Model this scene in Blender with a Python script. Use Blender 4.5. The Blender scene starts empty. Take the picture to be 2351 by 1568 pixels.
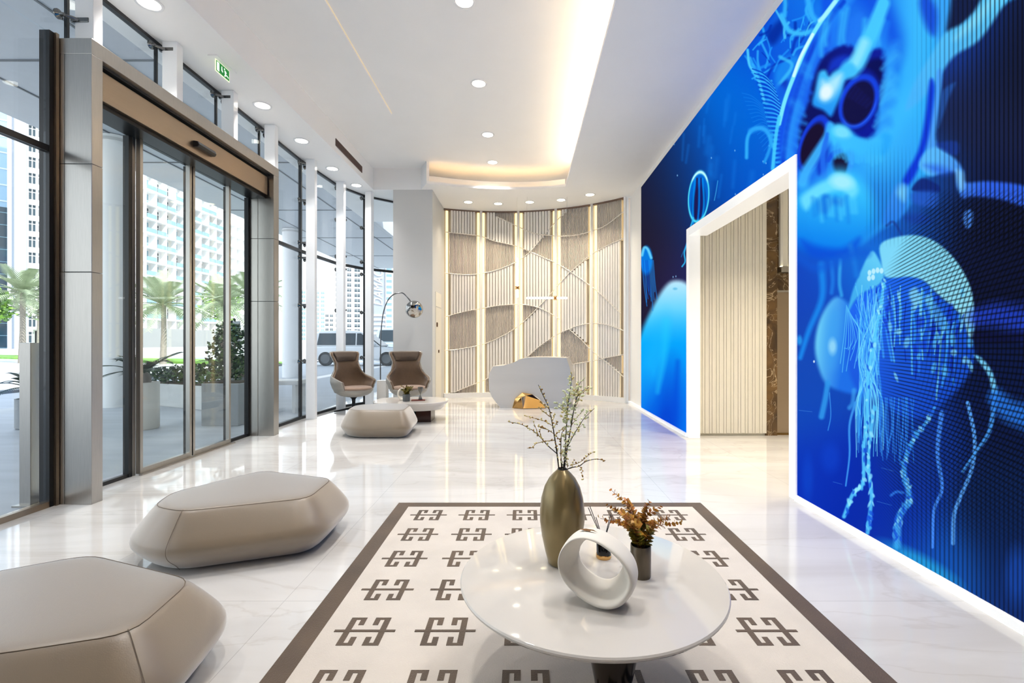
import bpy, bmesh, math, random
import numpy as np
from mathutils import Vector, Matrix

# ------------------------------------------------------------------ camera, sky, sun, exposure
scene = bpy.context.scene
COL = scene.collection
PI = math.pi
EYE = 1.30            # eye height in metres
FPX = 1100.0          # focal length in pixels of the 2351 px wide frame
cam_data = bpy.data.cameras.new('camera')
cam_data.sensor_fit = 'HORIZONTAL'
cam_data.sensor_width = 36.0
cam_data.lens = FPX / 2351.0 * 36.0
cam_data.shift_x = -27.5 / 2351.0
cam_data.clip_start = 0.05
cam_data.clip_end = 2000
cam = bpy.data.objects.new('camera', cam_data)
cam.location = (0, 0, EYE)
cam.rotation_euler = (PI / 2, 0, 0)
COL.objects.link(cam)
scene.camera = cam

vs = scene.view_settings
scene.display_settings.display_device = 'sRGB'
vs.view_transform = 'Standard'
vs.look = 'None'
vs.exposure = 0.36
vs.gamma = 1.0
vs.use_curve_mapping = False

world = bpy.data.worlds.new('sky')
scene.world = world
world.use_nodes = True
wn = world.node_tree
wn.nodes.clear()
w_out = wn.nodes.new('ShaderNodeOutputWorld')
w_bg = wn.nodes.new('ShaderNodeBackground')
w_geo = wn.nodes.new('ShaderNodeTexCoord')
w_sep = wn.nodes.new('ShaderNodeSeparateXYZ')
w_ramp = wn.nodes.new('ShaderNodeValToRGB')
w_ramp.color_ramp.elements[0].position = 0.0
w_ramp.color_ramp.elements[0].color = (0.96, 0.98, 1.0, 1)
w_ramp.color_ramp.elements[1].position = 0.6
w_ramp.color_ramp.elements[1].color = (0.74, 0.86, 1.0, 1)
wn.links.new(w_geo.outputs['Generated'], w_sep.inputs[0])
wn.links.new(w_sep.outputs['Z'], w_ramp.inputs[0])
wn.links.new(w_ramp.outputs[0], w_bg.inputs[0])
w_bg.inputs[1].default_value = 1.75
wn.links.new(w_bg.outputs[0], w_out.inputs[0])

sun_data = bpy.data.lights.new('sun', 'SUN')
sun_data.energy = 4.2
sun_data.angle = 0.01
sun_data.color = (1.0, 0.96, 0.9)
sun = bpy.data.objects.new('sun', sun_data)
sun.rotation_euler = Vector((-0.62, 0.38, -0.69)).to_track_quat('-Z', 'Y').to_euler()
COL.objects.link(sun)

DOWNLIGHT_W = 12.6     # power of one ceiling downlight
COVE_E = 5.2           # emission of the cove strips
LED_E = 1.0            # emission of the warm strips in the slatted wall

# ------------------------------------------------------------------ helpers
def S(r, g, b):
    def c(x):
        x /= 255.0
        return x / 12.92 if x <= 0.04045 else ((x + 0.055) / 1.055) ** 2.4
    return (c(r), c(g), c(b), 1.0)

def at(u, v, y):
    """point seen at image position (u, v) that stands at distance y"""
    return Vector(((u - 1203.0) * y / FPX, y, EYE + (784.0 - v) * y / FPX))

def on_floor(u, v, z=0.0):
    return at(u, v, (EYE - z) * FPX / (v - 784.0))

MATS = {}
def mat(name, col, rough=0.5, metal=0.0, spec=0.5, emit=None, es=0.0, vary=0.0, vscale=8.0, bump=0.0, bscale=60.0,
        stretch=(1, 1, 1), coat=0.0, sheen=0.0, trans=0.0):
    if name in MATS:
        return MATS[name]
    m = bpy.data.materials.new(name)
    m.use_nodes = True
    nt = m.node_tree
    b = nt.nodes['Principled BSDF']
    b.inputs['Base Color'].default_value = col
    b.inputs['Roughness'].default_value = rough
    b.inputs['Metallic'].default_value = metal
    b.inputs['Specular IOR Level'].default_value = spec
    b.inputs['Coat Weight'].default_value = coat
    b.inputs['Sheen Weight'].default_value = sheen
    b.inputs['Transmission Weight'].default_value = trans
    if emit is not None:
        b.inputs['Emission Color'].default_value = emit
        b.inputs['Emission Strength'].default_value = es
    if vary or bump:
        tc = nt.nodes.new('ShaderNodeTexCoord')
        mp = nt.nodes.new('ShaderNodeMapping')
        mp.inputs['Scale'].default_value = stretch
        nt.links.new(tc.outputs['Object'], mp.inputs[0])
    if vary:
        n = nt.nodes.new('ShaderNodeTexNoise')
        n.inputs['Scale'].default_value = vscale
        n.inputs['Detail'].default_value = 4
        nt.links.new(mp.outputs[0], n.inputs['Vector'])
        r = nt.nodes.new('ShaderNodeMapRange')
        r.inputs['From Min'].default_value = 0.3
        r.inputs['From Max'].default_value = 0.7
        r.inputs['To Min'].default_value = 1 - vary
        r.inputs['To Max'].default_value = 1 + vary
        nt.links.new(n.outputs['Fac'], r.inputs['Value'])
        mx = nt.nodes.new('ShaderNodeMix')
        mx.data_type = 'RGBA'
        mx.blend_type = 'MULTIPLY'
        mx.inputs['Factor'].default_value = 1
        mx.inputs['A'].default_value = col
        nt.links.new(r.outputs[0], mx.inputs['B'])
        nt.links.new(mx.outputs['Result'], b.inputs['Base Color'])
    if bump:
        n2 = nt.nodes.new('ShaderNodeTexNoise')
        n2.inputs['Scale'].default_value = bscale
        n2.inputs['Detail'].default_value = 3
        nt.links.new(mp.outputs[0], n2.inputs['Vector'])
        bp = nt.nodes.new('ShaderNodeBump')
        bp.inputs['Strength'].default_value = bump
        bp.inputs['Distance'].default_value = 0.01
        nt.links.new(n2.outputs['Fac'], bp.inputs['Height'])
        nt.links.new(bp.outputs[0], b.inputs['Normal'])
    MATS[name] = m
    return m

def glass_mat(name, tint, ior=1.45):
    m = bpy.data.materials.new(name)
    m.use_nodes = True
    nt = m.node_tree
    nt.nodes.clear()
    o = nt.nodes.new('ShaderNodeOutputMaterial')
    t = nt.nodes.new('ShaderNodeBsdfTransparent')
    t.inputs[0].default_value = tint
    g = nt.nodes.new('ShaderNodeBsdfGlossy')
    g.inputs['Roughness'].default_value = 0.0
    g.inputs['Color'].default_value = (0.9, 0.95, 1, 1)
    f = nt.nodes.new('ShaderNodeLayerWeight')
    f.inputs['Blend'].default_value = 0.5
    pw = nt.nodes.new('ShaderNodeMath')
    pw.operation = 'POWER'
    pw.inputs[1].default_value = 4.0
    nt.links.new(f.outputs['Facing'], pw.inputs[0])
    mr = nt.nodes.new('ShaderNodeMapRange')
    mr.inputs['To Min'].default_value = 0.03
    mr.inputs['To Max'].default_value = ior - 1.0
    nt.links.new(pw.outputs[0], mr.inputs['Value'])
    x = nt.nodes.new('ShaderNodeMixShader')
    nt.links.new(mr.outputs[0], x.inputs[0])
    nt.links.new(t.outputs[0], x.inputs[1])
    nt.links.new(g.outputs[0], x.inputs[2])
    nt.links.new(x.outputs[0], o.inputs[0])
    return m

class MB:
    def __init__(self):
        self.v, self.f, self.m = [], [], []
    def add(self, vs_, fs_, m=0):
        o = len(self.v)
        self.v += [tuple(p) for p in vs_]
        for f in fs_:
            self.f.append([i + o for i in f])
            self.m.append(m)
        return self
    def box(self, x0, x1, y0, y1, z0, z1, m=0, mx=None):
        p = [(x0, y0, z0), (x1, y0, z0), (x1, y1, z0), (x0, y1, z0), (x0, y0, z1), (x1, y0, z1), (x1, y1, z1), (x0, y1, z1)]
        if mx is not None:
            p = [mx @ Vector(q) for q in p]
        return self.add(p, [(0, 3, 2, 1), (4, 5, 6, 7), (0, 1, 5, 4), (1, 2, 6, 5), (2, 3, 7, 6), (3, 0, 4, 7)], m)
    def prism(self, poly, z0, z1, m=0):
        n = len(poly)
        p = [(x, y, z0) for x, y in poly] + [(x, y, z1) for x, y in poly]
        f = [list(range(n))[::-1], list(range(n, 2 * n))] + [(i, (i + 1) % n, n + (i + 1) % n, n + i) for i in range(n)]
        return self.add(p, f, m)
    def extrude(self, poly, vec, m=0):
        """a closed 3D polygon pushed along vec"""
        n = len(poly)
        vec = Vector(vec)
        p = [Vector(q) for q in poly] + [Vector(q) + vec for q in poly]
        f = [list(range(n))[::-1], list(range(n, 2 * n))] + [(i, (i + 1) % n, n + (i + 1) % n, n + i) for i in range(n)]
        return self.add(p, f, m)
    def tube(self, pts, r, n=8, m=0, closed=False):
        pts = [Vector(p) for p in pts]
        k = len(pts)
        rr = [r] * k if not hasattr(r, '__len__') else list(r)
        vs_, fs_ = [], []
        up = None
        for i, p in enumerate(pts):
            if closed:
                d = pts[(i + 1) % k] - pts[i - 1]
            else:
                d = pts[min(i + 1, k - 1)] - pts[max(i - 1, 0)]
            d.normalize()
            if up is None:
                up = Vector((0, 0, 1)) if abs(d.z) < 0.9 else Vector((1, 0, 0))
            a = d.cross(up)
            if a.length < 1e-6:
                a = d.orthogonal()
            a.normalize()
            b = a.cross(d).normalized()
            up = b
            for j in range(n):
                t = 2 * PI * j / n
                vs_.append(p + a * (rr[i] * math.cos(t)) + b * (rr[i] * math.sin(t)))
        for i in range(k if closed else k - 1):
            q = (i + 1) % k
            for j in range(n):
                fs_.append((i * n + j, i * n + (j + 1) % n, q * n + (j + 1) % n, q * n + j))
        if not closed:
            fs_.append(tuple(range(n))[::-1])
            fs_.append(tuple((k - 1) * n + j for j in range(n)))
        return self.add(vs_, fs_, m)
    def lathe(self, prof, n=32, c=(0, 0, 0), m=0, sx=1.0, sy=1.0):
        vs_, fs_ = [], []
        for r, z in prof:
            for j in range(n):
                t = 2 * PI * j / n
                vs_.append((c[0] + r * sx * math.cos(t), c[1] + r * sy * math.sin(t), c[2] + z))
        k = len(prof)
        for i in range(k - 1):
            for j in range(n):
                fs_.append((i * n + j, i * n + (j + 1) % n, (i + 1) * n + (j + 1) % n, (i + 1) * n + j))
        if prof[0][0] > 1e-5:
            fs_.append(tuple(range(n))[::-1])
        if prof[-1][0] > 1e-5:
            fs_.append(tuple((k - 1) * n + j for j in range(n)))
        return self.add(vs_, fs_, m)
    def ball(self, c, r, n=8, k=6, m=0, mx=None):
        r = (r, r, r) if not hasattr(r, '__len__') else r
        vs_, fs_ = [], []
        for i in range(1, k):
            a = PI * i / k
            for j in range(n):
                t = 2 * PI * j / n
                q = Vector((r[0] * math.sin(a) * math.cos(t), r[1] * math.sin(a) * math.sin(t), r[2] * math.cos(a)))
                if mx is not None:
                    q = mx @ q
                vs_.append(Vector(c) + q)
        top, bot = Vector((0, 0, r[2])), Vector((0, 0, -r[2]))
        if mx is not None:
            top, bot = mx @ top, mx @ bot
        vs_ += [Vector(c) + top, Vector(c) + bot]
        T, B = len(vs_) - 2, len(vs_) - 1
        for i in range(k - 2):
            for j in range(n):
                fs_.append((i * n + j, (i + 1) * n + j, (i + 1) * n + (j + 1) % n, i * n + (j + 1) % n))
        for j in range(n):
            fs_.append((T, j, (j + 1) % n))
            fs_.append((B, (k - 2) * n + (j + 1) % n, (k - 2) * n + j))
        return self.add(vs_, fs_, m)
    def rings(self, rs, cap0=True, cap1=True, m=0):
        """loft between closed rings with the same number of points"""
        n = len(rs[0])
        vs_ = [p for r in rs for p in r]
        fs_ = []
        for i in range(len(rs) - 1):
            for j in range(n):
                fs_.append((i * n + j, i * n + (j + 1) % n, (i + 1) * n + (j + 1) % n, (i + 1) * n + j))
        if cap0:
            fs_.append(tuple(range(n))[::-1])
        if cap1:
            fs_.append(tuple((len(rs) - 1) * n + j for j in range(n)))
        return self.add(vs_, fs_, m)
    def sheet(self, rows, m=0):
        n = len(rows[0])
        vs_ = [p for r in rows for p in r]
        fs_ = [(i * n + j, i * n + j + 1, (i + 1) * n + j + 1, (i + 1) * n + j) for i in range(len(rows) - 1) for j in range(n - 1)]
        return self.add(vs_, fs_, m)
    def build(self, name, mats, parent=None, smooth=None, bevel=0.0, sub=0, solid=0.0, segs=2, loc=None, normals=True):
        me = bpy.data.meshes.new(name)
        me.from_pydata(self.v, [], self.f)
        if not isinstance(mats, (list, tuple)):
            mats = [mats]
        for mm in mats:
            me.materials.append(mm)
        me.polygons.foreach_set('material_index', self.m)
        if normals:
            bm = bmesh.new()
            bm.from_mesh(me)
            bmesh.ops.recalc_face_normals(bm, faces=bm.faces)
            bm.to_mesh(me)
            bm.free()
        if smooth is not None:
            me.polygons.foreach_set('use_smooth', [True] * len(me.polygons))
            if smooth < 180:
                me.set_sharp_from_angle(angle=math.radians(smooth))
        me.update()
        o = bpy.data.objects.new(name, me)
        COL.objects.link(o)
        if parent is not None:
            o.parent = parent
        if loc is not None:
            o.location = loc
        if solid:
            md = o.modifiers.new('thickness', 'SOLIDIFY')
            md.thickness = solid
            md.offset = 0
        if bevel:
            md = o.modifiers.new('bevel', 'BEVEL')
            md.width = bevel
            md.segments = segs
            md.limit_method = 'ANGLE'
            md.angle_limit = math.radians(40)
        if sub:
            md = o.modifiers.new('subdivision', 'SUBSURF')
            md.levels = sub
            md.render_levels = sub
        return o

def tag(o, label, cat, group=None, kind=None):
    o['label'] = label
    o['category'] = cat
    if group:
        o['group'] = group
    if kind:
        o['kind'] = kind
    return o

def thing(name, label, cat, loc=(0, 0, 0), rz=0.0, group=None, kind=None):
    o = bpy.data.objects.new(name, None)
    o.empty_display_size = 0.1
    COL.objects.link(o)
    o.location = loc
    o.rotation_euler = (0, 0, rz)
    return tag(o, label, cat, group, kind)

def kids(o):
    return [c for c in bpy.data.objects if c.parent == o]

def copy_tree(o, parent=None):
    c = o.copy()
    COL.objects.link(c)
    if parent is not None:
        c.parent = parent
    for ch in kids(o):
        copy_tree(ch, c)
    return c

def copy_part(o, parent, loc=None):
    c = o.copy()
    COL.objects.link(c)
    c.parent = parent
    if loc is not None:
        c.location = loc
    return c

def lerp(a, b, t):
    return a + (b - a) * t

def curve(pts, n=24):
    """Catmull-Rom through the points"""
    pts = [Vector(p) for p in pts]
    P = [pts[0] * 2 - pts[1]] + pts + [pts[-1] * 2 - pts[-2]]
    out = []
    for i in range(1, len(P) - 2):
        for k in range(n):
            t = k / n
            a, b, c, d = P[i - 1], P[i], P[i + 1], P[i + 2]
            out.append(0.5 * ((2 * b) + (c - a) * t + (2 * a - 5 * b + 4 * c - d) * t * t + (3 * b - a - 3 * c + d) * t ** 3))
    out.append(pts[-1])
    return out

# ------------------------------------------------------------------ materials
WHITE = mat('white_paint', S(243, 243, 242), 0.55, vary=0.01, vscale=2)
WHITE_GLOSS = mat('white_lacquer', S(240, 241, 242), 0.18)
OFFWHITE = mat('offwhite_panel', S(226, 221, 208), 0.4, vary=0.01)
STEEL = mat('brushed_steel', S(176, 172, 166), 0.30, 1.0, vary=0.05, vscale=14, stretch=(18, 18, 0.6), bump=0.02, bscale=40)
STEEL_WARM = mat('warm_brushed_steel', S(166, 148, 128), 0.30, 1.0, vary=0.02, vscale=10, stretch=(1, .3, 12))
CHROME = mat('chrome', S(190, 190, 190), 0.08, 1.0)
CLAMP = mat('dark_chrome_clamp', S(118, 118, 116), 0.12, 1.0)
BLACK = mat('black_gasket', S(14, 15, 18), 0.35)
DARK_METAL = mat('dark_metal', S(32, 33, 35), 0.35, 0.6)
GLASS = glass_mat('facade_glass', (0.95, 0.975, 0.985, 1), 1.42)
GLASS_CLEAR = glass_mat('door_glass', (0.95, 0.985, 0.98, 1), 1.38)
LIT_TRIM = mat('edge_lit_acrylic_trim', S(244, 246, 248), 0.2, emit=(1.0, 0.99, 0.97, 1), es=0.20)
BRASS = mat('polished_brass', S(230, 184, 118), 0.08, 1.0)
LAMP = mat('downlight_lens', S(255, 250, 235), 0.4, emit=(1.0, 0.93, 0.78, 1), es=7.0)
LAMP_WARM = mat('warm_downlight_lens', S(255, 240, 200), 0.4, emit=(1.0, 0.88, 0.55, 1), es=6.0)
COVE = mat('cove_strip', S(255, 235, 200), 0.4, emit=(1.0, 0.76, 0.50, 1), es=COVE_E * 6)
COVE_FAR = mat('amber_cove_strip', S(255, 225, 170), 0.4, emit=(1.0, 0.60, 0.24, 1), es=COVE_E * .42)
COVE_UP = mat('amber_upper_cove_strip', S(255, 225, 170), 0.4, emit=(1.0, 0.62, 0.26, 1), es=COVE_E * 2.2)
COVE_DIM = mat('dim_cove_strip', S(255, 235, 200), 0.4, emit=(1.0, 0.80, 0.6, 1), es=0.16)
LED = mat('warm_led_strip', S(255, 235, 180), 0.4, emit=(1.0, 0.80, 0.42, 1), es=LED_E)
TUBE_LIGHT = mat('tube_light', S(255, 250, 240), 0.4, emit=(1.0, 0.96, 0.88, 1), es=2.5)
LEATHER = mat('taupe_leather', S(129, 112, 90), 0.38, spec=0.8, vary=0.03, vscale=3, bump=0.05, bscale=260, sheen=.9)
SEAM = mat('leather_seam', S(104, 88, 70), 0.6)
FABRIC = mat('brown_wool', S(106, 86, 68), 0.85, spec=0.2, vary=0.06, vscale=30, sheen=0.3, bump=0.15, bscale=400)
FABRIC_DARK = mat('dark_brown_wool', S(84, 71, 60), 0.85, spec=0.2, vary=0.06, vscale=30, sheen=0.2, bump=0.15, bscale=400)
SHELL = mat('grey_leather_shell', S(150, 146, 138), 0.38, vary=0.02)
MARBLE_TOP = mat('white_marble_top', S(206, 201, 194), 0.06, vary=0.012, vscale=3, coat=0.3)
CERAMIC = mat('matte_white_ceramic', S(238, 232, 220), 0.5)
LEAF_DARK = mat('dark_leaf', S(40, 66, 44), 0.5, vary=0.25, vscale=5)
LEAF_MID = mat('mid_leaf', S(82, 112, 62), 0.55, vary=0.25, vscale=4)
LEAF_PALE = mat('pale_frond', S(160, 172, 142), 0.6, vary=0.15, vscale=3)
LEAF_LIME = mat('lime_leaf', S(140, 180, 84), 0.55, vary=0.2, vscale=3)
BARK = mat('grey_bark', S(148, 140, 130), 0.85, vary=0.15, vscale=10)
CONCRETE = mat('pale_concrete', S(206, 206, 204), 0.7, vary=0.03, vscale=5)
PAVING_GREY = mat('white_render', S(232, 232, 230), 0.7)
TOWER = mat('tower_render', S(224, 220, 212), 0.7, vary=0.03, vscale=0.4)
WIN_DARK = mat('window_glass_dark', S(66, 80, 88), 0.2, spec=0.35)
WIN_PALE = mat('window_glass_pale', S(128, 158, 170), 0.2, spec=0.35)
BLUE_GLASS = mat('pale_blue_glass', S(150, 182, 204), 0.1, spec=0.9)
TEAL_GLASS = mat('dark_teal_glass', S(30, 58, 70), 0.1, spec=0.9)

def floor_material():
    m = bpy.data.materials.new('polished_white_marble')
    m.use_nodes = True
    nt = m.node_tree
    b = nt.nodes['Principled BSDF']
    b.inputs['Roughness'].default_value = 0.045
    b.inputs['Specular IOR Level'].default_value = 0.52
    tc = nt.nodes.new('ShaderNodeTexCoord')
    mp = nt.nodes.new('ShaderNodeMapping')
    mp.inputs['Rotation'].default_value = (0, 0, 0.35)
    mp.inputs['Scale'].default_value = (0.35, 1.3, 1)
    nt.links.new(tc.outputs['Object'], mp.inputs[0])
    n1 = nt.nodes.new('ShaderNodeTexNoise')
    n1.inputs['Scale'].default_value = 1.3
    n1.inputs['Detail'].default_value = 8
    n1.inputs['Distortion'].default_value = 1.2
    nt.links.new(mp.outputs[0], n1.inputs['Vector'])
    r1 = nt.nodes.new('ShaderNodeValToRGB')
    e = r1.color_ramp.elements
    e[0].position, e[0].color = 0.40, S(201, 198, 194)
    e[1].position, e[1].color = 0.60, S(213, 211, 208)
    nt.links.new(n1.outputs['Fac'], r1.inputs[0])
    # thin grey veins
    n2 = nt.nodes.new('ShaderNodeTexNoise')
    n2.inputs['Scale'].default_value = 0.9
    n2.inputs['Detail'].default_value = 6
    n2.inputs['Distortion'].default_value = 2.0
    nt.links.new(mp.outputs[0], n2.inputs['Vector'])
    r2 = nt.nodes.new('ShaderNodeValToRGB')
    e = r2.color_ramp.elements
    e[0].position, e[0].color = 0.485, (0, 0, 0, 1)
    e[1].position, e[1].color = 0.5, (1, 1, 1, 1)
    e2 = r2.color_ramp.elements.new(0.515)
    e2.color = (0, 0, 0, 1)
    nt.links.new(n2.outputs['Fac'], r2.inputs[0])
    sc = nt.nodes.new('ShaderNodeMath')
    sc.operation = 'MULTIPLY'
    sc.inputs[1].default_value = 0.22
    nt.links.new(r2.outputs[0], sc.inputs[0])
    mx = nt.nodes.new('ShaderNodeMix')
    mx.data_type = 'RGBA'
    nt.links.new(sc.outputs[0], mx.inputs['Factor'])
    nt.links.new(r1.outputs[0], mx.inputs['A'])
    mx.inputs['B'].default_value = S(170, 160, 148)
    # slab joints
    br = nt.nodes.new('ShaderNodeTexBrick')
    br.offset = 0.0
    br.inputs['Scale'].default_value = 1.0
    br.inputs['Mortar Size'].default_value = 0.0018
    br.inputs['Brick Width'].default_value = 1.2
    br.inputs['Row Height'].default_value = 1.2
    br.inputs['Color1'].default_value = (1, 1, 1, 1)
    br.inputs['Color2'].default_value = (0.97, 0.97, 0.97, 1)
    br.inputs['Mortar'].default_value = (0.72, 0.72, 0.72, 1)
    nt.links.new(tc.outputs['Object'], br.inputs['Vector'])
    ml = nt.nodes.new('ShaderNodeMix')
    ml.data_type = 'RGBA'
    ml.blend_type = 'MULTIPLY'
    ml.inputs['Factor'].default_value = 1
    nt.links.new(mx.outputs['Result'], ml.inputs['A'])
    nt.links.new(br.outputs['Color'], ml.inputs['B'])
    nt.links.new(ml.outputs['Result'], b.inputs['Base Color'])
    return m
FLOOR_M = floor_material()

def marble_brown():
    m = bpy.data.materials.new('brown_marble')
    m.use_nodes = True
    nt = m.node_tree
    b = nt.nodes['Principled BSDF']
    b.inputs['Roughness'].default_value = 0.12
    tc = nt.nodes.new('ShaderNodeTexCoord')
    n1 = nt.nodes.new('ShaderNodeTexNoise')
    n1.inputs['Scale'].default_value = 3
    n1.inputs['Detail'].default_value = 6
    n1.inputs['Distortion'].default_value = 1.0
    nt.links.new(tc.outputs['Object'], n1.inputs['Vector'])
    r = nt.nodes.new('ShaderNodeValToRGB')
    e = r.color_ramp.elements
    e[0].position, e[0].color = 0.35, S(62, 44, 26)
    e[1].position, e[1].color = 0.65, S(112, 84, 48)
    nt.links.new(n1.outputs['Fac'], r.inputs[0])
    v = nt.nodes.new('ShaderNodeTexVoronoi')
    v.feature = 'DISTANCE_TO_EDGE'
    v.inputs['Scale'].default_value = 3.2
    nt.links.new(n1.outputs['Color'], v.inputs['Vector'])
    mm = nt.nodes.new('ShaderNodeMapRange')
    mm.inputs['From Min'].default_value = 0.0
    mm.inputs['From Max'].default_value = 0.02
    mm.inputs['To Min'].default_value = 0.8
    mm.inputs['To Max'].default_value = 0.0
    nt.links.new(v.outputs['Distance'], mm.inputs['Value'])
    mx = nt.nodes.new('ShaderNodeMix')
    mx.data_type = 'RGBA'
    nt.links.new(mm.outputs[0], mx.inputs['Factor'])
    nt.links.new(r.outputs[0], mx.inputs['A'])
    mx.inputs['B'].default_value = S(206, 182, 146)
    nt.links.new(mx.outputs['Result'], b.inputs['Base Color'])
    return m
BROWN_MARBLE = marble_brown()

# ------------------------------------------------------------------ room shell
CEIL = 4.35           # underside of the lower ceiling
RAISED = 4.78         # underside of the raised ceiling
WX = 2.25             # face of the right wall
GX = -3.75            # plane of the glass facade
DX = -3.77            # plane of the entrance doors

def struct(o, label, cat):
    return tag(o, label, cat, kind='structure')

struct(MB().box(-3.85, 5.4, -4.0, 12.2, -0.12, 0).build('floor', FLOOR_M), 'polished white veined marble floor of the lobby', 'floor')

lip = curve([(-1.88, 9.24, 0), (-1.0, 9.52, 0), (-0.2, 9.60, 0), (0.4, 9.55, 0), (0.82, 9.42, 0)], 8)
c = MB()
c.box(-4.0, -3.12, -4.0, 9.63, CEIL, CEIL + 0.16)                      # soffit along the facade
c.box(-3.12, -3.03, -4.0, 9.63, CEIL, RAISED + 0.1)              # its upright face
c.prism([(p.x, p.y) for p in lip] + [(2.5, 9.42), (2.5, 12.2), (-4.0, 12.2), (-4.0, 9.63), (-2.07, 9.63)], CEIL, CEIL + 0.05)
c.prism([(-4.0, 9.63), (-2.07, 9.63), (-1.88, 9.24), (-1.84, 9.30), (-2.03, 9.74), (-4.0, 9.74)], CEIL + 0.05, RAISED + 0.05)
c.box(0.82, 2.5, -4.0, 9.42, CEIL, CEIL + 0.05)                        # soffit along the screen
c.box(1.42, 1.5, -4.0, 10.8, CEIL + 0.04, RAISED + 0.05)
c.box(-3.1, 1.5, -4.0, 10.8, RAISED, RAISED + 0.12)                    # raised ceiling
c.box(-3.04, -2.02, -4.0, 7.33, RAISED - 0.022, RAISED + 0.01)         # left lining board
c.box(-4.0, 5.6, -4.2, 12.4, RAISED + 0.4, RAISED + 0.6)               # unseen roof slab, added to block the sun
up = [Vector((p.x, p.y + 0.13, 0)) for p in lip]
up2 = [Vector((p.x, p.y + 0.17, 0)) for p in lip]
c.prism([(p.x, p.y) for p in up] + [(p.x, p.y) for p in reversed(up2)], CEIL + 0.04, CEIL + 0.19)
c.prism([(p.x, p.y) for p in up2] + [(0.82, 10.8), (-1.88, 10.8)], CEIL + 0.12, CEIL + 0.14)
ceiling = struct(c.build('ceiling', WHITE), 'white plaster ceiling with a raised centre and curved light coves', 'ceiling')
MB().box(0.92, 0.95, -4.0, 9.36, CEIL + 0.052, CEIL + 0.062).build('cove_light', COVE, ceiling)
b = MB()
for i in range(len(lip) - 1):
    p, q = lip[i], lip[i + 1]
    b.prism([(p.x, p.y + .05), (q.x, q.y + .05), (q.x, q.y + .07), (p.x, p.y + .07)], CEIL + .052, CEIL + .060)
b.build('cove_light', COVE_FAR, ceiling)
b = MB()
for i in range(len(lip) - 1):
    p, q = lip[i], lip[i + 1]
    b.prism([(p.x, p.y + .22), (q.x, q.y + .22), (q.x, q.y + .24), (p.x, p.y + .24)], CEIL + .142, CEIL + .150)
b.build('cove_light', COVE_UP, ceiling)
MB().box(-2.018, -2.010, -4.0, 7.3, RAISED - 0.008, RAISED - 0.001).build('cove_light', COVE_DIM, ceiling)

struct(MB().box(-4.0, 5.4, -4.2, -4.0, 0, 5.3).build('wall_front', mat('brown_wood_wall', S(104, 82, 60), .5, vary=.15, vscale=3, stretch=(6, 6, .5))), 'brown wood wall behind the camera', 'wall')
struct(MB().box(-4.0, -3.7, -4.0, -1.0, 0, 4.36).build('wall_left', WHITE), 'white wall on the street side behind the camera', 'wall')
# right wall round the opening to the lift hall
b = MB().box(WX, 2.46, -4.0, 3.92, 0, CEIL).box(WX, 2.46, 3.92, 6.53, 2.82, CEIL).box(WX, 2.38, 6.53, 10.14, 0, CEIL)
struct(b.build('wall_right', WHITE), 'white wall that carries the blue video screen', 'wall')
# white pier left of the slatted wall and its warm lit return
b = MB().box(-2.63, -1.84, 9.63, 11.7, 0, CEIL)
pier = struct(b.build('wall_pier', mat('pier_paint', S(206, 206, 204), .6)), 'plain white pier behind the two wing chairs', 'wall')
b = MB()
for y0, y1, z0, z1 in ((9.95, 10.62, 0.08, 2.02), (9.95, 10.62, 2.04, 2.34)):
    b.box(-1.838, -1.832, y0, y1, z0, z1)
hd = b.build('concealed_door', OFFWHITE, pier)
MB().box(-1.832, -1.815, 10.03, 10.11, 1.61, 1.70).build('door_plate', mat('bronze_plate', S(92, 58, 30), 0.35, 0.6), hd)
MB().box(-1.832, -1.815, 10.24, 10.29, 1.06, 1.12).build('door_plate', MATS['bronze_plate'], hd)

# white glowing-edged frame of the opening
b = MB().box(2.215, 2.46, 3.91, 4.01, 0, 2.83).box(2.215, 2.46, 4.01, 6.44, 2.72, 2.83).box(2.215, 2.37, 6.44, 6.54, 0, 2.83)
struct(b.build('trim_1', LIT_TRIM, bevel=0.004), 'glossy white frame of the opening into the lift hall', 'door frame')
b = MB().box(2.205, WX, -4.0, 3.91, 0, 0.045).box(2.205, WX, 6.54, 10.14, 0, 0.045)
struct(b.build('baseboard_right', LIT_TRIM), 'glossy white skirting strip under the video screen', 'skirting')

# lift hall behind the opening
b = MB()
b.box(2.37, 3.34, 6.64, 6.74, 0, 3.4)
x = 2.395
k = 0
while x < 3.30:
    w = 0.058 if k % 2 == 0 else 0.034
    b.prism([(x, 6.65), (x, 6.604), (x + .003, 6.600), (x + w - .003, 6.600), (x + w, 6.604), (x + w, 6.65)], 0.035, 3.4)
    x += w + 0.0035
    k += 1
struct(b.build('wall_hall', OFFWHITE), 'cream fluted wall panel inside the opening', 'wall')
b = MB().box(3.34, 3.50, 6.62, 6.74, 0, 3.4).box(3.50, 4.6, 6.66, 6.74, 2.0, 3.4).box(3.50, 4.6, 6.70, 6.74, 0, 2.0)
struct(b.build('wall_lift', BROWN_MARBLE), 'brown veined marble wall around the lift door', 'wall')
lift = struct(MB().box(3.515, 4.5, 6.665, 6.70, 0.03, 1.985).build('door_2', STEEL_WARM), 'warm brushed steel lift door in the brown marble', 'door')
MB().box(3.50, 4.52, 6.655, 6.70, 0.0, 0.03).build('sill', mat('bronze_sill', S(120, 92, 50), 0.35, 0.8), lift)
MB().box(3.50, 4.52, 6.65, 6.70, 1.985, 2.01).build('head_trim', STEEL, lift)
sc = thing('wall_light_panel', 'fluted cream light panel glowing above the lift door', 'wall light', (3.52, 6.66, 2.25))
b = MB()
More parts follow.
